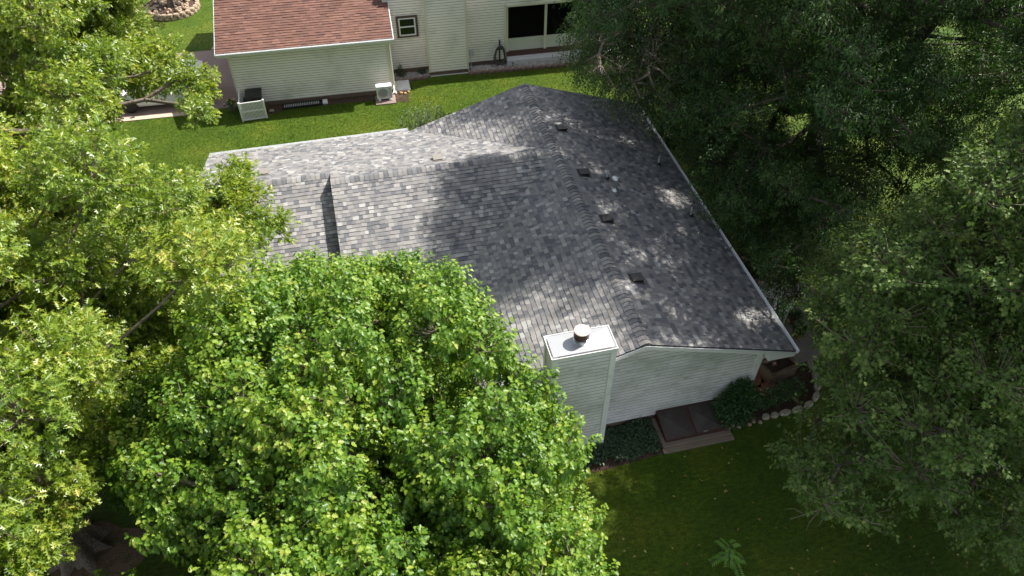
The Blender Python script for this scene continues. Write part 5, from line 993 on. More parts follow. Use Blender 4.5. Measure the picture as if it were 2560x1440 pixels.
CL['maple']=np.array([-1144,-1734,355,68,-1091,-1734,218,73,-585,-1848,119,71,-530,-1912,342,54,-708,-1913,101,50,-767,-941,236,64,-792,-1068,394,45,-701,-1273,724,58,-891,-1276,641,53,-1165,-1332,358,62,-496,-949,300,39,-598,-1434,691,38,-1080,-1897,325,50,-804,-990,366,53,-1118,-1686,139,40,-1159,-1146,252,67,-724,-1831,682,46,-1053,-1521,621,48,-566,-1860,529,73,-937,-1947,233,41,-445,-1705,590,71,-630,-1095,403,53,-1203,-1710,426,64,-800,-902,426,65,-482,-1899,408,71,-896,-1813,146,71,-979,-1823,572,57,-1193,-1173,413,42,-298,-1627,286,38,-995,-1571,201,46,-1110,-1246,422,46,-596,-1048,491,69,-571,-1295,724,39,-970,-1513,663,61,-410,-1252,430,49,-527,-1429,734,74,-821,-991,321,49,-432,-1338,503,45,-512,-1035,329,65,-1094,-1457,485,74,-801,-1175,614,63,-896,-1875,449,55,-843,-1224,694,48,-652,-1094,537,65,-918,-1358,740,67,-895,-1513,716,70,-981,-1235,624,54,-972,-1763,501,61,-1062,-1020,340,56,-722,-1838,544,69,-923,-1170,155,49,-1067,-1431,529,59,-486,-1604,153,69,-395,-1689,403,49,-1075,-1550,271,43,-624,-2015,367,54,-1141,-1345,206,64,-1071,-1101,494,49,-843,-1337,748,38,-300,-1816,261,70,-438,-1906,274,39,-641,-1918,507,40,-1089,-1756,460,46,-348,-1664,227,64,-787,-1132,634,47,-1048,-1846,249,42,-831,-1809,642,68,-1002,-1327,556,60,-1003,-1257,127,44,-620,-1094,227,48,-565,-1824,173,72,-945,-1814,380,39,-753,-1106,584,60,-762,-983,134,60,-792,-1992,229,58,-1097,-1272,195,38,-485,-1774,651,61,-751,-997,231,47,-631,-1988,257,69,-515,-1842,93,53,-384,-1493,612,55,-979,-1428,662,65,-826,-1965,171,61,-1109,-1251,225,45,-1027,-1219,631,41,-662,-1197,683,42,-415,-1700,633,51,-1120,-1134,439,57,-868,-1114,652,40,-1034,-1768,378,53,-1059,-1362,136,52,-1108,-1811,219,41,-577,-940,326,38,-860,-1578,685,73,-968,-1869,364,48,-1094,-1514,362,58,-1076,-1879,406,39,-781,-1759,552,48,-618,-1812,461,42,-458,-1221,565,38,-928,-1088,252,41,-484,-1864,268,42,-966,-1233,562,45,-506,-1827,380,48,-746,-1557,754,60,-979,-1203,524,74,-395,-1797,287,67,-1149,-1449,517,36,-729,-1022,338,47,-860,-1501,623,63,-522,-1663,720,49,-403,-1201,353,43,-1155,-1332,522,53,-878,-1158,626,36,-484,-1931,510,55,-1084,-1675,295,67,-1006,-1151,459,47,-399,-1746,369,37,-968,-1823,423,71,-925,-1646,653,64,-551,-1163,605,41,-258,-1457,326,36,-981,-1934,411,37,-710,-1980,374,44,-672,-1822,195,65,-681,-1826,643,56,-1172,-1672,247,58,-699,-1842,230,45,-910,-1076,461,49,-1039,-1045,244,62,-1098,-1296,534,63,-368,-1823,203,61,-537,-1106,522,39,-957,-1008,512,66,-818,-1930,503,60,-400,-1732,325,60,-439,-1807,425,61,-457,-1320,613,71,-827,-1787,129,37,-1218,-1346,229,38,-876,-1393,694,69,-751,-2042,366,70,-603,-1057,268,43,-1181,-1414,469,49,-858,-1958,269,68,-1074,-1857,294,44,-627,-1841,161,45,-563,-1895,397,63,-731,-1838,622,43,-711,-1345,755,65,-1100,-1155,149,65,-698,-1707,583,65,-632,-962,215,65,-837,-1860,147,69,-480,-1654,608,68,-556,-1699,661,71,-446,-1364,543,73,-341,-1571,522,46,-461,-1809,244,50,-432,-1904,347,67,-504,-964,219,61,-593,-1600,603,52,-950,-1350,626,69,-642,-961,159,67,-1005,-1656,525,51,-499,-1104,152,71,-858,-1856,646,50,-320,-1465,195,43,-689,-970,441,46,-594,-1150,584,62,-665,-1862,311,46,-937,-1943,358,54,-510,-1844,434,67,-491,-1059,465,65,-500,-1771,520,70,-1023,-1808,410,44,-1209,-1311,193,54,-770,-1723,696,59,-905,-1977,441,73,-248,-1576,151,55,-911,-1195,202,45,-465,-1750,152,65,-1157,-1365,421,53,-450,-1478,176,51,-358,-1816,478,56,-1142,-1432,191,55,-960,-1040,278,61,-919,-1243,632,49,-578,-1930,249,57,-1142,-1257,341,66,-1120,-1302,253,73,-1125,-1182,246,37,-1152,-1716,466,39,-506,-1308,682,71,-755,-1692,736,56,-715,-1615,676,58,-595,-1035,159,72,-1251,-1328,296,60,-946,-949,275,44,-462,-1823,624,46,-1077,-1868,350,36,-630,-990,353,67,-882,-1032,553,54,-1010,-1033,448,65,-1113,-1341,118,44,-702,-1471,770,66,-765,-1494,753,59,-816,-1357,625,41,-821,-1587,743,66,-593,-1137,105,49,-353,-1758,356,71,-1148,-1227,217,50,-1072,-1630,558,56,-1087,-1375,451,47,-932,-1719,579,44,-380,-1831,439,37,-1080,-1129,396,59,-454,-1798,594,39,-596,-1882,183,58,-741,-1919,288,50,-1114,-1673,248,48,-789,-1037,553,43,-1106,-1244,137,37,-939,-1917,470,44,-588,-1312,673,55,-1007,-1827,175,49,-769,-1748,633,65,-484,-1121,538,54,-650,-989,270,49,-1067,-1766,413,42,-1144,-1520,569,39,-561,-1402,678,45,-304,-1676,203,45,-357,-1887,415,45,-1000,-1106,126,74,-666,-1748,95,46,-452,-1625,692,58,-579,-1729,564,60,-1226,-1248,436,41,-1102,-1482,259,65,-1155,-1155,322,50,-594,-1958,180,65,-536,-1883,578,60,-373,-1772,124,64,-740,-1930,607,72,-856,-1984,371,45,-1091,-1389,491,56,-702,-1892,622,55,-626,-891,395,53,-1040,-1272,282,73,-347,-1523,586,51,-980,-1147,605,39,-697,-878,356,70,-1061,-1257,166,73,-917,-1991,368,42,-956,-1809,256,48,-1091,-1431,207,56,-1051,-1457,125,66,-979,-1892,281,71,-1047,-1205,270,61,-889,-1159,122,57,-858,-1833,474,58,-1154,-1296,283,37,-1054,-1584,653,56,-999,-1816,100,58,-493,-1759,468,60,-870,-1276,713,70,-467,-1831,131,38,-600,-1782,519,54,-433,-1868,529,56,-755,-1749,102,43,-532,-1784,280,39,-483,-1877,503,41,-1066,-1536,468,39,-990,-958,393,38,-457,-1463,702,71,-567,-1914,546,41,-688,-977,341,63,-632,-1471,665,53,-656,-1230,695,40,-1160,-1421,390,71,-752,-1904,480,46,-1017,-1475,586,47,-1156,-1167,392,56,-406,-1821,335,64,-500,-1630,97,58,-1069,-1210,501,40,-339,-1657,588,65,-613,-1640,657,43,-941,-1413,711,58,-260,-1486,230,49,-551,-1111,582,53,-577,-1153,237,72,-502,-1773,90,49,-471,-1235,113,46,-1073,-1176,462,43,-619,-940,374,37,-283,-1462,365,42,-1020,-1470,159,44,-882,-1805,675,68,-702,-1110,130,74,-660,-996,228,39,-607,-1517,710,52,-726,-907,431,44,-829,-1958,220,52,-803,-1350,113,72,-632,-1563,693,55,-777,-1807,243,47,-1170,-1265,158,39,-481,-1531,564,48,-797,-1899,287,38,-540,-953,255,40,-580,-982,338,53,-426,-1128,435,45,-1121,-1382,104,39,-546,-1572,106,48,-718,-1362,672,51,-1141,-1406,274,74,-971,-1493,132,44,-1061,-1574,612,53,-1205,-1266,360,71,-884,-968,281,62,-334,-1595,375,44,-1036,-1066,559,43,-686,-928,406,54,-356,-1737,405,56,-1106,-1187,421,54,-545,-1047,224,62,-494,-1896,186,67,-770,-1862,164,67,-498,-1129,450,70,-1181,-1412,537,42,-1001,-1502,711,48,-595,-1868,271,69,-746,-1893,439,42,-880,-1876,232,49,-1071,-1080,317,50,-441,-1324,130,39,-759,-1074,87,39,-1156,-1768,284,38,-413,-1270,506,56,-822,-1489,763,37,-969,-1549,142,63,-406,-1537,588,71,-690,-1316,646,43,-547,-1042,283,72,-505,-1206,141,66,-734,-929,360,54,-536,-1768,476,41,-992,-1604,623,47,-519,-1596,454,88,-519,-1595,276,77,-845,-1708,384,90,-717,-1686,286,78,-756,-1433,365,87,-687,-1331,354,95,-935,-1515,297,95,-852,-1418,285,77,-705,-1521,274,76,-560,-1181,293,78,-665,-1151,260,73,-607,-1405,146,74,-902,-1628,373,91,-798,-1196,352,95,-855,-1630,287,72,-625,-1759,294,93,-561,-1436,233,72,-641,-1219,226,90,-832,-1392,520,70,-729,-1393,268,79,-922,-1396,483,88,-662,-1636,201,87,-993,-1474,363,81,-917,-1343,312,73,-847,-1222,401,89,-761,-1445,246,80,-562,-1635,249,87,-780,-1316,372,83,-703,-1449,300,80,-858,-1560,229,80,-744,-1512,476,79,-698,-1775,224,92,-556,-1331,358,78,-441,-1460,412,86,-679,-1198,471,84,-816,-1219,287,84,-760,-1507,533,79,-661,-1705,214,78,-630,-1451,375,89,-918,-1618,471,73,-927,-1307,393,79,-849,-1491,310,80,-728,-1183,386,70,-544,-1290,199,78,-554,-1565,340,86,-556,-1521,282,87,-547,-1482,509,75,-581,-1711,227,95,-808,-1519,377,79,-630,-1544,235,79,-711,-1580,313,83,-762,-1605,212,93,-850,-1281,301,92,-829,-1369,232,91,-743,-1217,196,88,-670,-1251,369,94,-916,-1425,270,76,-898,-1211,317,75,-563,-1691,326,73,-854,-1539,454,94,-477,-1415,261,87,-622,-1351,236,82,-771,-1676,425,85,-557,-1426,467,76,-688,-1504,180,89,-447,-1564,226,74,-622,-1171,392,71,-881,-1363,382,80,-832,-1384,462,83,-762,-1510,413,75]).reshape(-1,4)/100
CL['birch']=np.array([931,171,804,72,382,250,456,61,924,81,489,86,742,11,787,68,265,259,809,67,483,368,960,78,858,337,451,86,867,183,857,81,339,310,996,79,709,477,991,65,787,201,1055,64,351,441,760,89,709,398,1193,67,466,158,814,80,643,-5,802,90,863,158,970,71,408,236,897,82,360,229,329,84,911,208,662,65,967,264,436,67,810,49,298,82,408,398,901,67,735,468,883,73,776,432,870,60,849,124,402,74,875,407,990,73,752,13,683,74,328,360,754,65,929,103,998,87,564,502,1040,77,1037,308,570,84,944,162,498,76,356,29,590,62,495,483,889,77,1016,244,797,67,379,130,1049,81,818,416,1039,88,883,32,572,75,836,51,436,88,523,342,296,65,860,196,258,86,714,493,809,73,496,163,990,76,532,215,1209,88,1000,295,516,64,866,308,891,61,660,536,993,64,687,256,1223,76,427,141,862,65,328,296,553,62,707,117,1066,80,365,116,923,88,804,239,1114,69,977,326,329,81,535,473,755,64,287,190,425,60,947,147,565,64,934,53,801,78,524,283,990,89,688,457,708,80,962,112,664,85,386,72,966,63,343,463,695,61,687,-41,428,79,767,26,961,61,469,441,987,70,640,417,980,71,565,453,787,66,932,302,373,90,666,368,1077,88,619,326,229,68,580,355,1234,73,964,158,425,67,830,50,883,65,357,213,966,67,595,60,700,67,877,471,768,69,694,-12,584,73,756,329,1073,64,847,240,1010,85,445,333,827,70,440,68,358,65,882,255,286,80,366,328,285,73,504,-38,622,89,872,176,723,82,454,138,465,86,402,273,300,66,762,245,275,64,691,28,711,72,651,512,893,64,301,288,895,88,707,304,982,70,439,208,309,70,370,187,881,79,634,76,223,77,478,106,1087,65,726,103,1128,75,826,298,338,86,416,225,526,73,657,224,1177,74,347,76,668,68,936,386,780,85,583,350,1065,81,391,166,955,74,344,233,1059,79,474,348,1182,68,295,197,879,66,431,-13,639,82,900,259,722,65,490,161,1156,71,485,357,1019,64,495,-44,684,84,430,243,400,86,693,148,331,61,697,390,1135,69,295,340,842,77,855,332,768,64,688,236,219,70,551,7,665,69,842,228,358,74,707,439,1046,88,508,64,1035,68,305,115,829,61,929,351,431,77,503,239,224,87,930,272,474,68,445,378,852,63,772,347,1193,64,592,-21,605,64,246,278,692,71,843,184,1081,78,400,322,1132,75,688,335,239,73,481,426,1051,72,994,331,818,77,322,107,729,83,1022,169,753,62,623,424,1138,72,1037,243,871,83,779,207,1198,66,475,113,374,87,676,-59,748,80,487,325,865,68,556,363,1025,62,944,324,849,77,414,46,491,65,459,202,444,68,535,96,457,62,442,156,280,75,261,182,499,52,268,3,492,50,170,-60,552,50,288,-155,511,49,187,-201,519,44,292,-334,550,53,239,-303,503,48,372,-329,492,57,292,-383,519,48,344,204,527,57,364,-7,548,56,403,-151,540,54,413,-348,542,46,205,-100,507,55,391,-454,504,46,530,-56,509,65,547,437,543,66,760,481,538,63,221,-188,532,51,501,248,518,54,404,-9,529,66,472,-14,559,66,343,419,538,64,328,80,562,52,384,-141,532,52,411,407,558,67,521,-48,549,61,494,425,559,68,239,-112,531,61,570,453,563,53,436,106,550,65,700,480,507,67,276,-239,547,53,447,-120,570,69,486,354,513,63,314,262,548,61,366,70,574,65,583,98,541,65,603,373,530,65,265,-239,542,59,384,376,574,58,393,543,550,56,379,398,575,55,317,165,547,57,407,-206,553,68,612,484,510,61,508,-75,536,59,482,-149,539,64,199,-248,542,56,575,149,562,58,562,119,537,59,238,1,543,64,596,-46,511,59,671,242,566,59,468,191,565,68,697,280,567,53,225,63,554,60,481,330,540,62,675,231,530,55,267,-76,559,57,670,156,510,54,516,-291,488,62,503,-102,513,54,296,-312,527,47,302,-329,491,54,353,-208,472,49,380,-168,522,55,445,-61,529,57,362,-364,501,63,464,-148,531,50,376,-401,504,50,412,-260,527,50,586,-60,502,59,396,-191,513,61,372,-252,512,57,535,-193,493,61,534,-202,490,58]).reshape(-1,4)/100
CL['ash']=np.array([566,48,304,102,626,-68,676,96,1130,82,552,106,643,-225,348,101,1310,-479,1306,107,764,295,689,117,671,48,693,95,1105,-310,593,92,872,-745,891,88,548,-406,684,116,1259,-693,415,108,1099,-826,628,90,1127,-569,480,90,1026,-234,532,94,1055,-895,780,92,790,-785,804,94,564,-332,405,105,506,-442,488,84,1623,-66,516,104,782,304,603,86,1542,-2,844,87,1308,167,422,96,1612,-49,727,80,1386,286,984,115,1219,1,559,91,687,-339,1243,109,862,-865,618,98,656,-476,982,102,994,-197,605,95,872,-673,243,85,695,159,241,83,508,-550,337,105,1006,5,270,93,1024,-317,606,90,1175,-655,626,114,782,-561,399,84,942,-297,1190,113,649,92,449,97,959,-784,711,118,1161,-858,754,109,810,-233,465,117,520,-454,597,83,471,-220,962,120,584,49,579,98,1683,-219,887,101,621,-668,895,84,774,-322,1295,107,913,-772,583,93,983,188,452,90,974,132,407,85,1060,-285,410,105,831,91,348,115,821,-802,971,107,842,-198,347,81,1308,-202,504,84,732,-210,641,112,1669,-447,678,114,751,-798,738,95,1361,-106,1264,117,1245,150,1089,96,1455,-301,437,114,1135,-333,273,110,1003,201,774,86,513,-369,528,106,835,-181,1140,105,1105,-672,661,97,911,66,1263,85,681,-759,269,114,1418,-366,384,110,583,-186,405,118,1189,360,785,94,882,-349,1351,97,1611,1,945,97,643,-858,354,85,386,-597,579,81,738,41,480,101,790,-451,600,110,1281,105,583,107,959,-783,469,89,728,-177,1098,115,739,-338,554,96,807,160,467,92,1055,-381,560,112,1086,-41,593,109,540,-551,1061,111,1328,-323,261,118,709,58,381,102,1344,-376,1241,111,740,69,1027,118,1511,-158,1113,85,811,4,336,107,1136,-470,617,86,590,-643,310,84,749,-167,309,85,827,-803,257,109,1190,-579,367,107,1734,-158,915,101,649,107,870,106,1203,79,476,86,1047,-458,615,112,1117,-469,335,99,570,-289,511,101,871,202,737,87,741,178,714,117,1381,-659,492,107,1461,-537,599,118,1513,-285,1229,95,759,-491,275,111,666,47,1054,92,1619,-430,502,109,566,58,1118,89,1467,-482,691,93,1212,-863,694,85,1178,-63,1145,118,915,-520,316,116,1441,-725,622,103,1030,-701,1248,86,566,-414,418,99,807,-380,755,98,659,161,931,106,702,185,513,120,948,221,1224,104,803,235,325,85,761,-715,998,81,579,-361,321,95,927,-286,464,87,419,-396,444,85,1555,-435,637,111,1080,-590,284,98,1191,-432,1350,88,1233,-164,348,120,1501,-242,637,111,944,249,602,89,905,-263,302,81,892,231,345,104,709,-252,251,85,976,-34,572,115,1343,-736,1067,111,670,-444,306,103,1471,-262,1122,85,1187,170,735,117,853,86,614,88,1137,-104,554,103,1259,-648,542,110,1035,-757,653,102,872,3,1131,86,1235,-497,348,104,1591,-251,783,87,717,-620,610,83,1121,-147,290,95,1222,226,1109,91,974,-505,774,118,581,-871,451,109,917,-371,1112,81,652,-218,808,104,889,-251,1123,111,707,-573,949,109,974,260,1002,92,920,211,407,96,1179,232,650,89,708,-400,1089,112,1252,-534,482,95,625,-714,339,106,1601,-142,823,107,612,-450,759,101,1078,-393,268,96,676,-776,413,93,850,-441,1076,96,1014,74,340,109,1052,-288,1286,119,961,-102,348,83,879,203,984,118,1334,-577,386,84,1700,-64,891,112,1228,-102,261,95,914,-551,1001,84,1147,-744,1182,91,774,-919,448,108,1463,-342,1068,100,1603,-635,873,98,1271,-135,1228,110,604,-655,725,91,1127,-320,387,98,1169,-507,1125,91,618,-670,462,86,1190,-499,545,111,731,-731,649,119,620,-351,533,114,1438,-704,770,98,858,-183,613,85,1458,239,784,102,1159,-763,496,109,965,-246,1254,112,660,126,799,107,498,72,683,89,1602,-252,566,101,583,-366,747,95,392,-241,919,94,1550,-411,952,101,1506,-421,1135,82,455,-639,583,119,708,-332,384,88,1096,-38,401,119,888,-175,504,111,1138,-228,252,107,1084,-675,990,116,1689,-483,756,92,1242,176,806,113,1324,-699,645,82,1335,155,1073,117,896,-323,361,83,794,-269,366,115,794,-665,694,114,793,-527,614,82,864,-348,409,88,1170,-370,444,114,1474,15,483,105,1031,-669,1071,104,1061,-356,685,83,1008,-561,269,87,1365,96,592,87,1608,-259,881,107,879,-805,661,95,1477,189,1030,99,662,-161,963,92,1574,-339,951,89,1038,-197,1285,105,1192,-287,317,107,1297,-425,459,92,716,-372,255,94,730,147,435,96,1125,-131,458,91,1260,-281,1296,90,1376,-258,303,120,1126,71,346,113,832,-332,263,82,1341,-611,1203,92,854,-654,485,116,1293,-507,992,107,732,-622,667,87,1276,-559,554,107,1011,-834,376,107,883,-193,1398,84,865,19,1046,91,956,273,733,111,598,-549,777,120,1278,213,551,109,397,-448,487,108,1128,-357,522,91,507,-299,755,109,705,-138,1194,98,1369,136,467,111,535,-738,301,85,1645,-144,679,117,500,-305,574,100,520,7,1012,117,889,-46,216,83,805,-651,1147,80,907,103,743,100,536,-142,721,86,1428,-577,807,105,1560,-132,592,95,552,91,1048,91,817,-307,537,117,1384,-513,1284,89,1097,-568,698,112,735,-70,213,87,1274,82,426,100,793,-425,235,92,977,217,308,105,493,-716,903,77,590,-930,870,83,881,-820,1084,77,987,-924,982,86,764,-285,806,71,840,-326,1109,84,588,-737,1087,68,700,7,925,80,1305,-347,1339,63,899,130,1400,69,1160,-825,1311,71,936,-1071,1190,77,756,-806,942,65,886,-515,1350,60,1198,-53,1467,60,952,-1112,972,81,742,-627,1171,65,1383,-307,1298,64,1029,-545,997,89,790,-785,1130,73,1114,-1030,1047,88,929,-832,1246,81,1343,-659,1330,61,1073,-934,1354,68,931,-570,1165,80,945,-677,1218,64,792,-562,768,73,747,-61,866,69,916,-907,1175,84,762,-761,849,71,679,-250,769,66,801,-21,828,70,830,-365,820,67,1106,-439,1290,65,518,-874,970,67,724,-575,871,77,759,-527,954,68,847,-251,1418,85,1333,-229,1373,86,979,-865,1071,85,912,-644,1419,62,896,-913,1442,89,516,-825,988,86,1120,-762,1450,71,1019,-591,945,70,1250,-453,1297,62,1249,-541,1440,60,853,-949,771,60,1030,-258,1111,81,1101,-770,1226,67,1274,-121,1341,61,664,-653,940,88,984,-44,1385,68,999,-494,1335,79,880,-397,1217,80,893,-626,1285,86,762,-1068,890,63,475,-633,904,87,839,-240,920,76,700,61,1109,62,879,-127,801,64,1018,-145,1115,62,955,-36,1173,66,997,-361,1343,79,1098,-227,1268,74,1046,-195,1111,82,833,-5,792,75,1048,-619,1134,75,1206,-140,1280,72,923,-265,979,87,963,-1053,976,80,999,-897,1235,75,996,-748,908,70,1012,-161,1180,60,480,-1086,866,89,923,-239,1468,86,779,-25,1308,68,658,-306,776,66,578,-927,942,76,857,-555,1235,76,834,-871,793,83,605,-842,953,85,911,-118,1351,82,416,-135,928,69,1085,30,1093,85,587,-243,773,65,1094,-912,1441,62,652,-256,996,70,1218,-788,1224,87,723,-1005,882,79,1029,-159,894,77,860,50,977,61,701,-926,1222,89,870,-975,1458,84,820,-796,1186,68,858,-222,1185,84,531,-1036,985,70,1061,-1055,1356,89,930,-365,1396,73,793,-156,796,74,933,-61,1015,72,1018,-1033,952,89,1275,-707,1391,63,668,-944,760,82,1295,-668,1232,79,478,-378,1334,62,58,-547,862,78,223,-716,1012,65,304,-700,912,65,218,-469,951,70,470,-442,1379,74,112,-381,866,85,413,-644,1274,66,385,-299,1138,74,467,-350,1428,78,250,-281,996,72,268,-358,1001,61,627,-397,1291,79,518,-559,1457,82,526,-420,1105,73,556,-369,1199,61,762,-576,1600,69,919,-307,1521,82,400,-470,1266,78,703,-627,1240,76,238,-366,955,82,692,-170,1510,77,304,-479,1036,71,839,-418,1584,64,782,-309,1351,72,730,-286,1482,77,486,-294,1142,77,659,-479,1459,83,791,-278,1443,64,479,-480,1258,85,604,-394,1413,73,102,-336,915,83,578,-516,1237,70,321,-263,1147,84,654,-464,1539,80,533,-629,1165,74,534,-554,1280,78,386,-396,1193,72,503,-606,1419,72,315,-710,985,81,590,-514,1175,71,602,-559,1239,72,425,-204,1200,76,456,-615,1352,72,686,-511,1197,63,446,-472,1180,65,473,-359,1018,79,441,-508,1137,70,855,-252,1518,72,622,-407,1202,66,239,-507,934,71,431,-260,1291,72,403,-587,1100,78,682,-597,1296,70,549,-441,1250,67,105,-445,909,85,642,-363,1442,78,741,-221,1353,71,440,-417,950,63,662,-722,1225,83,508,-559,1408,79,702,-430,1433,84,752,-761,1371,80,274,-745,1083,83,886,-576,1489,84,531,-410,1355,83,424,-525,1257,68,635,-304,1461,79,408,-493,1101,81,589,-315,1221,80,514,-353,1253,78,261,-479,1067,72,512,-372,1130,75,818,-398,1515,79,539,-762,1150,63,614,-442,1257,75,365,-619,1066,77,588,-503,1346,80,712,-242,1474,76,459,-708,1058,63,544,-698,1199,82,573,-443,1214,70,220,-631,963,83,555,-378,1142,78,692,-238,1413,61,683,-525,1415,64,814,-448,1537,69,353,-658,1025,75,338,-737,1287,66,378,-453,1064,61,967,-797,1049,69,831,-778,1252,79,973,-927,1286,66,791,-830,760,63,440,-773,694,72,735,-910,1151,74,812,-757,873,77,882,-994,1294,58,1093,-628,1175,70,954,-646,1182,58,561,-767,707,56,785,-929,1240,74,645,-837,1067,66,1072,-767,1094,56,941,-886,955,65,524,-1184,641,74,683,-1040,860,61,669,-1159,804,57,1027,-688,1178,79,845,-604,1200,58,699,-1037,908,61,948,-853,1170,58,628,-646,995,65,917,-976,1094,70,450,-1043,624,60,784,-845,1268,56,863,-851,1194,58,988,-1032,1118,76,677,-740,798,61,566,-1084,842,71,575,-1054,907,75,870,-755,1272,73,668,-1026,812,64,808,-864,856,55,1096,-779,1040,69,850,-1051,1146,73,1060,-1032,998,79,810,-851,1092,77,676,-894,1054,70,792,-1086,733,58,750,-998,914,57,679,-874,771,63,751,-938,791,74,695,-872,623,56,787,-971,1043,76,500,-1044,583,78,968,-810,1118,72,469,-937,588,58,640,-455,1356,80,631,-636,1524,67,558,-387,1097,84,563,-333,1289,79,545,-336,1193,77,782,-577,1418,79,881,-276,1556,61,611,-290,1327,72,729,-610,1578,64,679,-325,1358,64,545,-698,1082,82,547,-243,1305,62,908,-537,1586,74,338,-570,1010,68,393,-443,1180,77,336,-589,1073,68,523,-405,1245,84,83,-489,864,78,336,-402,1159,82,585,-546,1510,80,249,-579,1117,83,742,-203,1553,63,958,-642,1558,72,336,-583,1162,64,908,-461,1579,76,772,-204,1415,69,433,-462,975,73,520,-398,1312,79,774,-580,1555,62,231,-487,1037,71,826,-575,1514,76,438,-480,1032,66,555,-655,1331,65,454,-667,980,69,594,-460,1346,67,643,-520,1533,67,290,-599,1177,76,146,-465,925,78,337,-357,1197,69,538,-516,1009,74,274,-264,1025,69,552,-608,1224,68,530,-445,1541,80,660,-726,1268,67,600,-306,1374,66,628,-411,1160,65,726,-515,1318,76,698,-211,1547,84,77,-611,917,64,614,-500,1298,64,1548,-676,563,82,1378,-540,765,81,1641,-609,941,80,1317,-97,714,106,1807,55,933,89,1386,-188,473,99,1543,299,729,89,1584,34,733,100,1666,-362,882,104,1376,-11,512,105,1247,418,863,88,1355,-606,748,109,1647,-491,947,110,1223,-279,823,91,1433,131,394,85,1746,-679,847,108,1102,83,720,80,1173,317,518,95,1151,-663,352,96,1612,327,557,93,1495,48,613,98,1813,472,921,92,878,-110,456,109,1008,-329,341,81,1362,487,702,96,1375,198,280,81,1630,-774,597,90,1721,272,824,103,786,-723,384,85,1231,-319,495,83,1280,15,314,84,1557,380,539,90,1448,-158,970,99,1332,408,514,100,1107,-516,766,97,1188,39,910,97,1527,-741,798,87,1018,286,378,85,1201,252,357,99,1298,-129,372,93,1170,-27,365,106,836,-836,421,109,1100,-829,454,98,1839,-116,965,84,983,354,467,102,1496,-228,994,92,1442,381,844,84,1535,-597,673,96,1175,411,633,100,1326,-409,394,95,1439,-304,348,96,1362,-259,965,99,1323,265,703,104,1445,-461,622,104,978,-706,390,86,1279,313,754,100,1409,-461,744,88,1443,-86,925,100,712,-545,321,102,1533,73,1023,90,1550,175,770,90,1900,161,1019,109,1493,-516,504,104,1650,-118,565,108,882,-787,350,104,1062,-161,437,107,1271,152,958,102,1391,69,655,92,1403,-27,696,107,1165,-415,767,101,1109,-215,399,109,923,265,505,105,1539,-235,721,87,1791,-803,760,107,1027,-832,506,100,1254,-739,771,105,1390,-569,917,83,1708,-137,839,100,1873,-35,986,100,1791,-661,962,82,670,-954,368,74,998,-720,244,78,546,-708,430,79,563,-748,176,67,754,-712,256,77,829,-211,155,64,877,-571,201,60,733,-631,274,69,583,-1054,203,68,571,-1026,381,82,533,-465,341,83,676,-685,171,76,839,-725,301,66,640,-207,122,83,385,-843,416,80,627,-1003,448,84,566,-850,131,61,716,-322,125,82,867,-162,131,81,926,-403,142,84,614,-967,302,84,565,-999,225,72,773,-651,184,83,598,-808,416,63,464,-803,431,66,525,-563,248,72,604,-456,259,80,473,-475,416,69,969,-343,147,75,822,-593,215,72,685,-254,172,70,506,-993,260,64,489,-748,245,74,595,-723,228,80,737,-800,231,78,704,-410,122,63,634,-599,261,76,617,-507,326,78,927,-628,167,84,509,-913,295,60,613,-577,404,72,622,-713,137,65,649,-548,166,61,811,-618,146,73,768,-283,196,80,458,-810,371,68,446,-908,447,78,441,-1096,410,62,752,-314,258,65,952,-422,203,64,593,-503,193,77,857,-389,221,73,662,-661,244,80,562,-928,307,74,842,-641,330,78,620,-970,203,84,639,-790,172,68,846,-680,135,78,524,-1065,176,62,771,-846,298,82,779,-378,126,61,577,-253,217,70,637,-285,290,85,878,-255,160,72,523,-446,233,56,529,-175,200,60,567,-327,210,62,651,-3,101,58,618,-264,112,52,557,-36,111,64,630,-5,149,57,585,-50,175,53,521,-102,154,53,595,33,96,50,565,-139,129,57,619,-95,150,55]).reshape(-1,4)/100
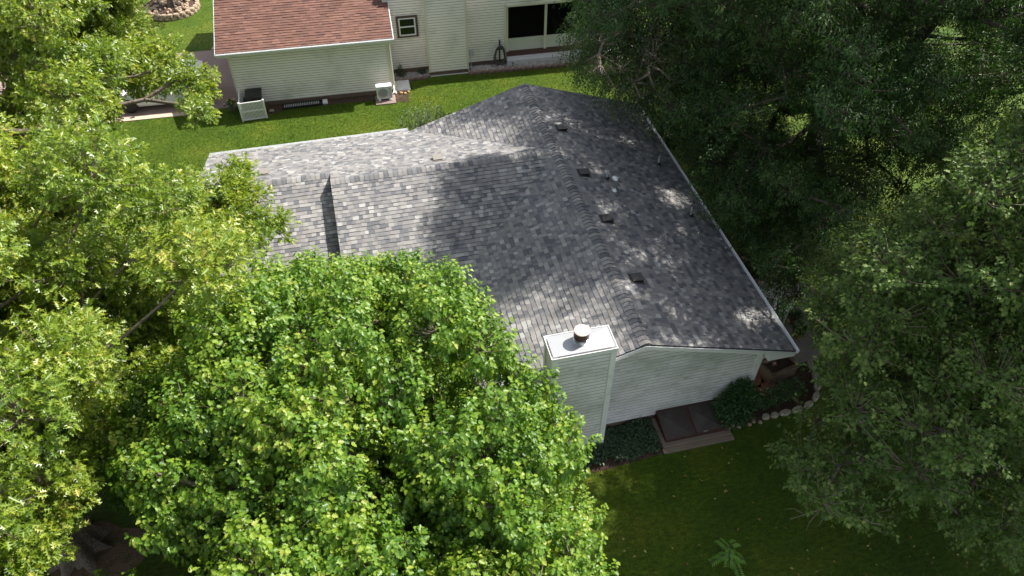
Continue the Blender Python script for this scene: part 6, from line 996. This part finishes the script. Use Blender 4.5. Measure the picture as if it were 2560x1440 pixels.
CL['rmaple']=np.array([1197,-1901,589,77,1149,-1296,246,79,569,-1663,794,72,1347,-1863,351,91,1099,-1736,543,95,780,-1280,690,95,430,-1566,769,94,1061,-1137,616,91,1225,-1280,230,96,1103,-1479,771,90,914,-1759,457,84,731,-1676,238,76,841,-1488,935,66,1419,-1677,512,71,1053,-1252,336,97,906,-1014,381,77,442,-1787,750,90,1008,-1228,942,94,1457,-1565,269,79,1186,-1979,693,91,816,-1761,444,83,788,-1626,958,74,1297,-1044,648,88,567,-1606,433,73,705,-1706,525,67,1453,-1252,501,77,1329,-1141,376,68,431,-1597,384,87,1176,-1075,380,71,1253,-1940,737,95,705,-2010,438,70,1235,-1358,380,65,689,-1812,953,72,427,-1525,568,98,1197,-993,372,99,1348,-1410,851,76,1325,-1126,235,100,1087,-1162,422,82,1001,-1221,212,97,1525,-1716,457,68,904,-2025,563,71,1093,-1245,580,79,1222,-1700,982,76,977,-1826,686,85,1217,-1076,878,95,697,-1857,294,79,1037,-1506,924,74,1101,-2068,589,88,769,-1821,374,69,881,-1568,722,73,1285,-1100,719,72,682,-1620,380,98,1020,-1644,682,89,773,-1906,845,79,929,-1194,297,94,619,-1440,294,91,707,-1986,553,69,1151,-1662,772,73,1383,-1764,598,71,1279,-1970,500,79,544,-1242,280,72,752,-1187,364,78,444,-1615,491,68,1036,-1839,561,78,826,-1177,362,77,1012,-1639,470,97,1091,-1837,661,69,1148,-1523,725,70,1482,-1655,583,84,1257,-1319,885,82,763,-1946,239,68,534,-1318,327,79,931,-1097,349,88,824,-2043,440,69,994,-1828,968,99,1342,-1170,720,95,878,-1169,598,78,363,-1545,475,94,1301,-1209,235,82,1299,-1843,247,67,874,-1810,316,85,1450,-1392,673,87,931,-1169,547,96,1203,-1396,684,83,1045,-1559,726,68,1347,-1223,305,92,534,-1603,554,77,1265,-1656,613,94,1155,-1958,470,87,1329,-1565,619,83,781,-1595,781,72,1001,-1234,1054,94,939,-1665,350,96,919,-1225,392,72,1338,-1555,833,99,998,-2047,675,75,1272,-1604,551,95,1465,-1669,767,100,1193,-1546,916,95,1519,-1671,672,76,1025,-1176,844,68,814,-1151,422,78,710,-1432,681,87,1067,-1755,424,98,1323,-1015,511,69,1225,-1008,516,68,1259,-1385,313,98,891,-1715,238,69,1294,-1659,193,98,278,-1626,298,82,1443,-1735,388,94,1046,-1388,1044,96,297,-1675,384,75,1430,-1819,569,73,1167,-1279,937,99,1007,-1101,449,90,1160,-1093,178,79,1180,-1708,720,70,632,-1635,981,84,1415,-1722,815,71,1371,-1037,371,72,652,-1793,734,97,863,-1743,1046,72,1031,-1770,791,94,750,-2013,212,95,1107,-1409,736,80,1159,-1318,732,97,734,-1495,163,67,864,-1021,266,67,1030,-1726,717,84,1328,-1393,773,92,1026,-1828,309,91,508,-1759,927,76,1058,-1705,281,66,765,-1972,629,86,1452,-1389,348,65,1221,-1364,937,69,889,-1509,218,82,751,-2051,645,96,972,-1375,267,94,518,-1804,713,97,1107,-1098,719,78,1297,-1544,273,86,866,-1801,545,98,1081,-2042,754,92,658,-2056,490,93,914,-921,225,92,988,-1650,808,67,1213,-1789,784,72,1451,-1748,507,78,876,-1787,167,67,1280,-1870,496,77,1247,-1476,381,92,1057,-1909,609,77,1337,-1286,397,93,632,-1192,486,96,1176,-1099,452,96,912,-1295,196,96,1553,-1606,380,68,278,-1687,578,94,667,-1676,183,81,1560,-1499,506,70,1143,-1458,454,93,1430,-1406,830,93,1300,-1296,663,94,881,-1432,273,80,1039,-1380,357,80,608,-1179,411,71,1071,-1634,598,69,1094,-1018,545,95,1257,-1644,734,70,848,-1191,492,82,685,-1287,272,97,914,-1836,975,74,740,-1541,901,74,1002,-1603,890,69,1457,-1557,209,69,1167,-2002,627,82,394,-1731,694,67,750,-1835,848,75,1220,-1532,259,84,1051,-1469,313,100,557,-1713,702,75,356,-1536,297,65,806,-1296,761,68,531,-1518,402,90,598,-1667,333,83,719,-1315,629,79,1461,-1416,219,96,985,-1893,171,83,1389,-1778,743,66,733,-1519,391,96,668,-2007,676,78,1434,-1851,381,91,859,-2023,256,96,1406,-1517,395,79,994,-1958,317,73,1546,-1326,607,94,526,-1381,699,97,909,-1858,266,90,951,-1731,906,95,1475,-1644,412,67,660,-1784,571,94,1205,-1599,782,68,1293,-1554,726,71,690,-1775,311,95,582,-1601,677,91,1344,-1870,608,93,972,-1394,1077,83,1008,-1334,996,75,1441,-1199,331,96,1165,-2051,391,76,331,-1821,551,97,1313,-1771,523,82,1383,-1593,365,95,1343,-1763,201,89,1107,-1291,482,94,1007,-1542,858,80,316,-1643,241,67,618,-1324,535,76,712,-1369,806,70,801,-1703,966,80,680,-1529,815,82,938,-1438,891,71,781,-1875,292,69,626,-1460,744,76,466,-1780,444,97,546,-1871,758,81,878,-1845,640,71,621,-1573,495,94,493,-1484,761,65,928,-1466,1183,67,528,-1515,988,87,651,-1620,730,62,846,-1528,1073,72,691,-1291,668,69,613,-1506,1003,78,1034,-1354,1140,89,883,-1400,1052,89,1043,-1110,1209,71,912,-1465,1003,74,1115,-1443,1234,69,860,-1452,1041,74,520,-1608,732,62,541,-1527,816,85,675,-1393,1175,64,600,-1422,797,64,882,-1201,1157,81,672,-1396,924,86,1044,-1279,1168,73,609,-1471,901,89,667,-1338,784,73,945,-1524,1028,61,808,-1359,845,64,852,-1314,865,88,684,-1479,745,90,867,-1318,1079,81,965,-1514,1081,70,644,-1324,713,72,565,-1572,829,60,868,-1513,1232,63,833,-1159,1201,65,875,-1374,1108,72,816,-1539,865,66,1005,-1125,1150,84,898,-1555,890,67,562,-1496,739,87,345,-1566,836,81,805,-1412,951,90,891,-1155,1227,75,875,-1379,843,72,684,-1433,972,71,894,-1373,1213,67,464,-1551,992,82,1095,-1488,1134,79,993,-1157,1099,89,790,-1486,1143,71,552,-1402,778,63,966,-1193,1146,90,760,-1410,1203,63,679,-1582,783,82,781,-1293,1142,62,880,-1452,1269,69,862,-1248,1219,78,620,-1569,898,84,480,-1490,856,72,958,-1330,1134,62,472,-1599,820,84,357,-1479,697,65,776,-1391,1044,84,738,-1333,836,83,646,-1461,1013,82,949,-1303,991,68,750,-1356,1107,67,679,-1432,1095,64,993,-1358,1209,84,610,-1590,732,77,1084,-1290,1124,89,822,-1595,905,66,1075,-1169,1196,63,783,-1330,1204,83,764,-1413,818,77,689,-1475,1060,73,675,-1484,1130,86,753,-1324,764,80,790,-1119,1242,71,981,-1154,1209,76,910,-1099,1131,65,340,-1588,727,88,706,-1577,676,88,603,-1477,818,83,610,-1638,767,76,671,-1494,1205,61,874,-1330,929,78,728,-1370,949,65,1059,-1048,365,94,1166,-1046,615,82,1290,-1003,775,80,1285,-1004,897,73,1195,-1118,536,83,995,-1243,402,74,1411,-880,893,93,1223,-988,866,76,1338,-971,718,91,1485,-635,856,92,1321,-934,784,84,1482,-707,853,84,1438,-609,922,93,1389,-862,791,94,977,-1213,503,87,1222,-967,952,87,989,-1082,619,70,1121,-1119,530,95,1374,-830,875,82,1227,-998,579,71,930,-1194,452,97,1059,-1001,413,83,945,-1056,480,72,1018,-1087,305,79,1410,-1019,881,99,1160,-1066,709,76,1087,-1509,893,77,361,-1774,608,105,970,-1308,515,104,866,-1690,847,91,1191,-1278,1012,76,1314,-1158,823,82,921,-1553,978,83,645,-1546,1126,85,1149,-1548,1132,85,1441,-1716,1128,83,959,-1331,898,90,971,-1313,818,75,648,-1604,1103,93,1226,-1757,834,76,833,-1239,725,104,960,-1848,620,101,1469,-1236,1140,78,1015,-1238,746,86,1371,-1234,878,97,687,-1649,1061,77,840,-1616,700,90,1383,-1444,1102,92,1512,-1343,1102,98,1250,-1536,1029,100,903,-1699,1150,82,875,-1615,926,93,550,-1582,886,78,954,-1792,825,87,565,-1759,988,77,683,-1595,901,86,1028,-1527,1049,96,1167,-1144,1024,89,790,-1261,565,98,1556,-1098,1191,78,1308,-1382,1072,105,1344,-1641,1076,83,1043,-1358,859,96,1099,-1514,537,80,387,-1851,655,78,308,-1599,668,95,1088,-1088,1053,104,797,-1726,874,78,1349,-1568,1013,87,1233,-1321,1023,88,576,-1813,761,78,846,-1541,986,102,1219,-1561,1103,88,933,-1617,651,102,1400,-1366,1085,95,1153,-1456,738,86,1132,-1207,1020,98,1155,-1685,611,80,941,-1675,979,82,1421,-1098,1141,96,456,-1580,686,97,1035,-1362,747,84,939,-1255,1065,78,968,-1485,722,82,1249,-1495,943,97,1050,-1069,1161,95,1188,-1670,1020,77,1403,-1501,999,99,1322,-1721,1015,88,870,-1762,864,98,618,-1806,812,81,783,-1699,593,79,565,-1316,584,104,448,-1383,677,78,1460,-1180,1103,75,747,-1614,726,75,736,-1684,1126,98,1209,-1152,1142,92,1003,-1034,1123,82,722,-1738,641,83,1179,-1417,909,101,546,-1559,648,79,1508,-1070,1099,89,972,-1759,1032,81,1161,-1770,859,103,871,-1684,1006,93,1345,-1455,969,93,1178,-1834,763,78,497,-1734,707,92,1029,-1717,1014,76,710,-1343,558,85,862,-1292,598,75,795,-1601,1092,83,672,-1718,1098,98,885,-1673,652,86,992,-1196,794,84,1257,-1471,706,87,943,-1325,590,101,1053,-1160,993,80,1107,-1172,900,95,1224,-1411,748,79,1292,-1204,913,98,427,-1366,537,84,853,-1332,735,104,1300,-1358,871,86,512,-1337,491,75,588,-1260,526,79,1128,-1469,952,95,888,-1710,912,91,1227,-1620,835,86,810,-1363,604,76,884,-1663,748,91,859,-1238,653,90,1095,-1649,923,95,1141,-1622,866,105,989,-1399,705,84,1267,-1082,996,85,1070,-1645,797,80,796,-1719,1026,79,561,-1736,898,76,1296,-1133,1124,86,1229,-1562,734,96,1119,-1852,840,88,1089,-1714,818,102,1321,-1764,832,80,1001,-1440,888,83,1068,-1320,670,97,515,-1691,879,99,1058,-1775,634,92,747,-1742,945,100,983,-1589,1085,75,1089,-1665,1088,75,777,-1707,709,104,793,-1434,631,94,587,-1750,569,95,842,-1634,841,80,544,-1568,475,49,499,-1938,437,74,530,-1758,297,65,784,-1618,212,49,846,-1253,313,71,441,-1881,421,52,176,-1802,457,62,369,-1702,303,41,427,-1688,329,57,520,-1417,210,59,721,-1322,395,72,710,-1601,194,44,543,-1702,209,60,489,-1629,269,45,587,-1694,432,65,553,-1872,366,74,581,-1152,307,65,461,-1873,358,49,546,-1477,284,74,735,-1203,142,64,383,-1651,144,73,569,-1394,159,68,669,-1722,387,75,624,-1292,307,42,738,-1567,150,64,766,-1696,182,55,457,-1676,420,75,725,-1285,202,46,601,-1344,240,41,667,-1598,250,63,386,-1849,474,39,535,-1844,281,57,590,-1593,241,57,534,-1198,440,52,271,-1796,374,45,236,-1751,469,44,611,-1227,205,67,458,-1420,452,62,789,-1754,230,44,692,-1808,172,45,476,-1621,216,54,797,-1358,170,51,587,-1817,423,54,775,-1263,326,74,727,-1682,309,52,430,-1732,170,72,603,-1524,356,52,823,-1007,161,69,504,-1667,254,45,587,-1174,222,59,324,-1794,475,52,601,-1787,332,61,497,-1543,179,64,304,-1772,323,47,621,-1475,395,69,309,-1831,340,38,518,-1699,465,59,506,-1389,324,39,340,-1635,393,41,557,-1211,379,41,602,-1456,197,72,453,-1564,292,42,172,-1730,449,43,630,-1264,378,45,755,-1342,273,43,231,-1851,450,45,612,-1372,421,62,627,-1554,155,57,861,-1601,174,44,563,-1893,448,58,841,-1541,170,68,454,-1463,369,71,556,-1604,348,48,509,-1466,174,59,942,-1176,162,60,521,-1518,478,53,750,-1109,159,43,684,-1094,199,50,721,-1375,275,45,319,-1705,216,45,592,-1913,328,65,743,-1073,255,47,485,-1485,224,53,369,-1702,381,50,767,-1031,194,47,706,-1753,188,38,851,-1435,205,38,643,-1368,148,51,219,-1743,398,74,602,-1704,140,52,611,-1735,476,58,599,-1725,214,45,529,-1818,422,55,605,-1877,239,74,728,-1430,313,42,1316,-1065,346,52,688,-1465,487,60,1043,-938,477,80,1158,-870,444,62,1113,-1115,289,73,1098,-937,382,66,744,-1443,488,51,845,-1301,399,51,1275,-1130,323,83,1409,-910,319,59,644,-1251,583,53,713,-1197,502,51,1241,-989,461,52,1460,-829,466,65,637,-1507,568,59,1528,-830,300,66,1100,-1220,476,56,1228,-1039,311,68,1006,-915,362,68,792,-1420,456,81,1532,-674,389,53,1616,-622,346,71,837,-1051,443,71,797,-1381,522,59,885,-1269,487,84,597,-1459,647,65,934,-1233,626,67,808,-1349,387,56,752,-1639,554,69,1011,-940,265,70,533,-1437,645,64,1387,-880,519,68,1356,-894,394,69,600,-1404,577,66,1041,-1081,564,60,1156,-929,329,59,613,-1540,645,67,1193,-898,555,53,1326,-892,295,54,1193,-855,292,79]).reshape(-1,4)/100
LIMA=[[(-15.35,-12.6,4.6),(-15.6,-8.8,5.0),(-15.0,-6.4,5.5),(-13.66,-6.37,5.6),(-12.81,-6.66,5.5),(-12.16,-7.15,5.2),(-11.68,-7.96,4.9)],
 [(-15.35,-12.6,4.4),(-15.0,-10.6,5.1),(-13.86,-10.33,5.4),(-13.08,-10.41,5.4),(-12.19,-10.36,5.2),(-11.8,-9.83,4.9)]]
LIMB=[[(-18.2,-1.0,4.6),(-17.2,-1.6,5.2),(-15.9,-2.01,5.4),(-14.97,-1.79,5.3),(-13.88,-1.95,5.1),(-12.98,-2.59,4.8)]]
make_tree('pin_oak','huge pin oak at the left front, its flared trunk showing at lower left',(-14.75,-13.0,0),
 [(0,0,0),(0,0,1.2),(-.1,.1,2.6),(-.25,.3,4.2),(-.35,.5,6.0),(-.3,.6,8.0)],CL['oakA'],'oak',m_leaf_oak,m_bark,1,size=.145,tips=100,per=15,shoot=.42,up=.35,droop=.30,trunk_r=.46,flare=(.85,.42),rtip=.028,rmax=.30,spread=.10,tw=.7,inner=.3,twbark=m_barklight,limbs=LIMA)
make_tree('pin_oak','pin oak at upper left whose branches reach over the white car',(-18.5,-1.5,0),
 [(0,0,0),(.1,.1,2),(.2,.3,4),(.3,.6,6.0),(.4,.9,8.5)],CL['oakB'],'oak',m_leaf_oak,m_bark,2,size=.145,tips=100,per=15,shoot=.42,up=.30,droop=.32,trunk_r=.45,flare=(.6,.5),rtip=.028,rmax=.26,spread=.10,tw=.7,inner=.3,twbark=m_barklight,limbs=LIMB)
make_tree('norway_maple','round maple with broad bright green leaves in front of the house and chimney',(-7.3,-14.9,0),
 [(0,0,0),(.0,.05,1.0),(.05,.05,2.0),(.05,.1,3.2),(.0,.1,4.6)],CL['maple'],'maple',m_leaf_maple,m_bark,3,zs=1.15,size=.105,tips=98,per=20,shoot=.6,up=1.1,droop=1.0,trunk_r=.22,flare=(.4,.3),rtip=.024,rmax=.16,spread=.12,tw=.6,inner=.22,tipyellow=.25)
make_tree('weeping_birch','weeping birch with fine hanging leaves behind the far end of the roof',(6.6,3.6,0),
 [(0,0,0),(.0,.05,2.0),(-.1,.05,5.0),(-.1,.1,8),(.0,.1,11)],CL['birch'],'oval',m_leaf_birch,m_barklight,4,size=.085,tips=75,per=18,shoot=1.0,hang=1.0,droop=.6,trunk_r=.20,rtip=.02,rmax=.14,spread=.05,tw=.5,inner=.35)
make_tree('ash_tree','tall dark green ash tree filling the upper right behind the eave',(11.5,-2.0,0),
 [(0,0,0),(.0,.0,2.0),(-.1,.05,4.5),(-.2,.1,7),(-.1,.1,10),(0,.1,12)],CL['ash'],'ash',m_leaf_ash,m_barkdark,5,size=.105,tips=58,per=20,shoot=.6,up=.15,droop=.7,trunk_r=.38,rtip=.028,rmax=.28,spread=.10,tw=.6,inner=.35)
sm=make_tree('silver_maple','spreading olive green maple overhanging the shaded lawn at lower right',(10.0,-14.5,0),
 [(0,0,0),(.0,.0,1.5),(-.1,.05,3.2),(-.2,.1,5),(-.1,.1,7.5)],CL['rmaple'],'silver',m_leaf_rm,m_barkdark,6,zs=.55,size=.11,tips=54,per=14,shoot=.6,up=.1,droop=.5,trunk_r=.32,rtip=.022,rmax=.2,spread=.09,tw=.7,inner=.35,twbark=m_barklight)

rg_=np.random.default_rng(9); rx,ry=ring[0],ring[1]
cl_=[]
for _ in range(46):
    v=rg_.normal(size=3); v/=np.linalg.norm(v); p=np.array([rx+2.0,ry+.6,6.3])+v*np.array([3.0,2.8,2.2])*rg_.random()**.4
    cl_.append((*p,rg_.uniform(.6,.85)))
make_tree('ring_tree','small tree whose trunk stands in the round stone ring at the top left',(rx,ry,.2),[(0,0,0),(.1,0,1.2),(.25,.05,2.6),(.6,.1,4.0)],np.array(cl_),'oval',m_leaf_shrub,m_bark,12,size=.11,tips=44,per=12,shoot=.4,trunk_r=.20,flare=(.4,.3),tw=.5)
db=MB(); Q=lambda *p:[(x-10.0,y+14.5,z) for x,y,z in p]
db.tube(Q((4.9,-16.1,2.5),(4.3,-16.5,2.1),(3.82,-16.81,1.9),(3.13,-17.02,1.7),(2.39,-17.01,1.55)),[.03,.024,.018,.012,.005],5)
db.tube(Q((3.82,-16.81,1.9),(3.3,-17.1,1.65),(3.0,-17.3,1.5)),[.014,.009,.004],4); db.tube(Q((3.13,-17.02,1.7),(2.8,-17.2,1.55),(2.65,-17.35,1.5)),[.01,.007,.004],4)
db.tube(Q((3.6,-16.9,1.8),(3.4,-16.6,1.75),(3.1,-16.5,1.7)),[.01,.007,.004],4); db.tube(Q((2.75,-17.02,1.62),(2.6,-16.8,1.6),(2.4,-16.75,1.55)),[.007,.005,.003],4)
db.tube(Q((4.3,-16.5,2.1),(4.2,-17.0,1.7),(4.25,-17.3,1.4)),[.012,.008,.004],4)
db.build('dead_branch',m_barklight,sm)
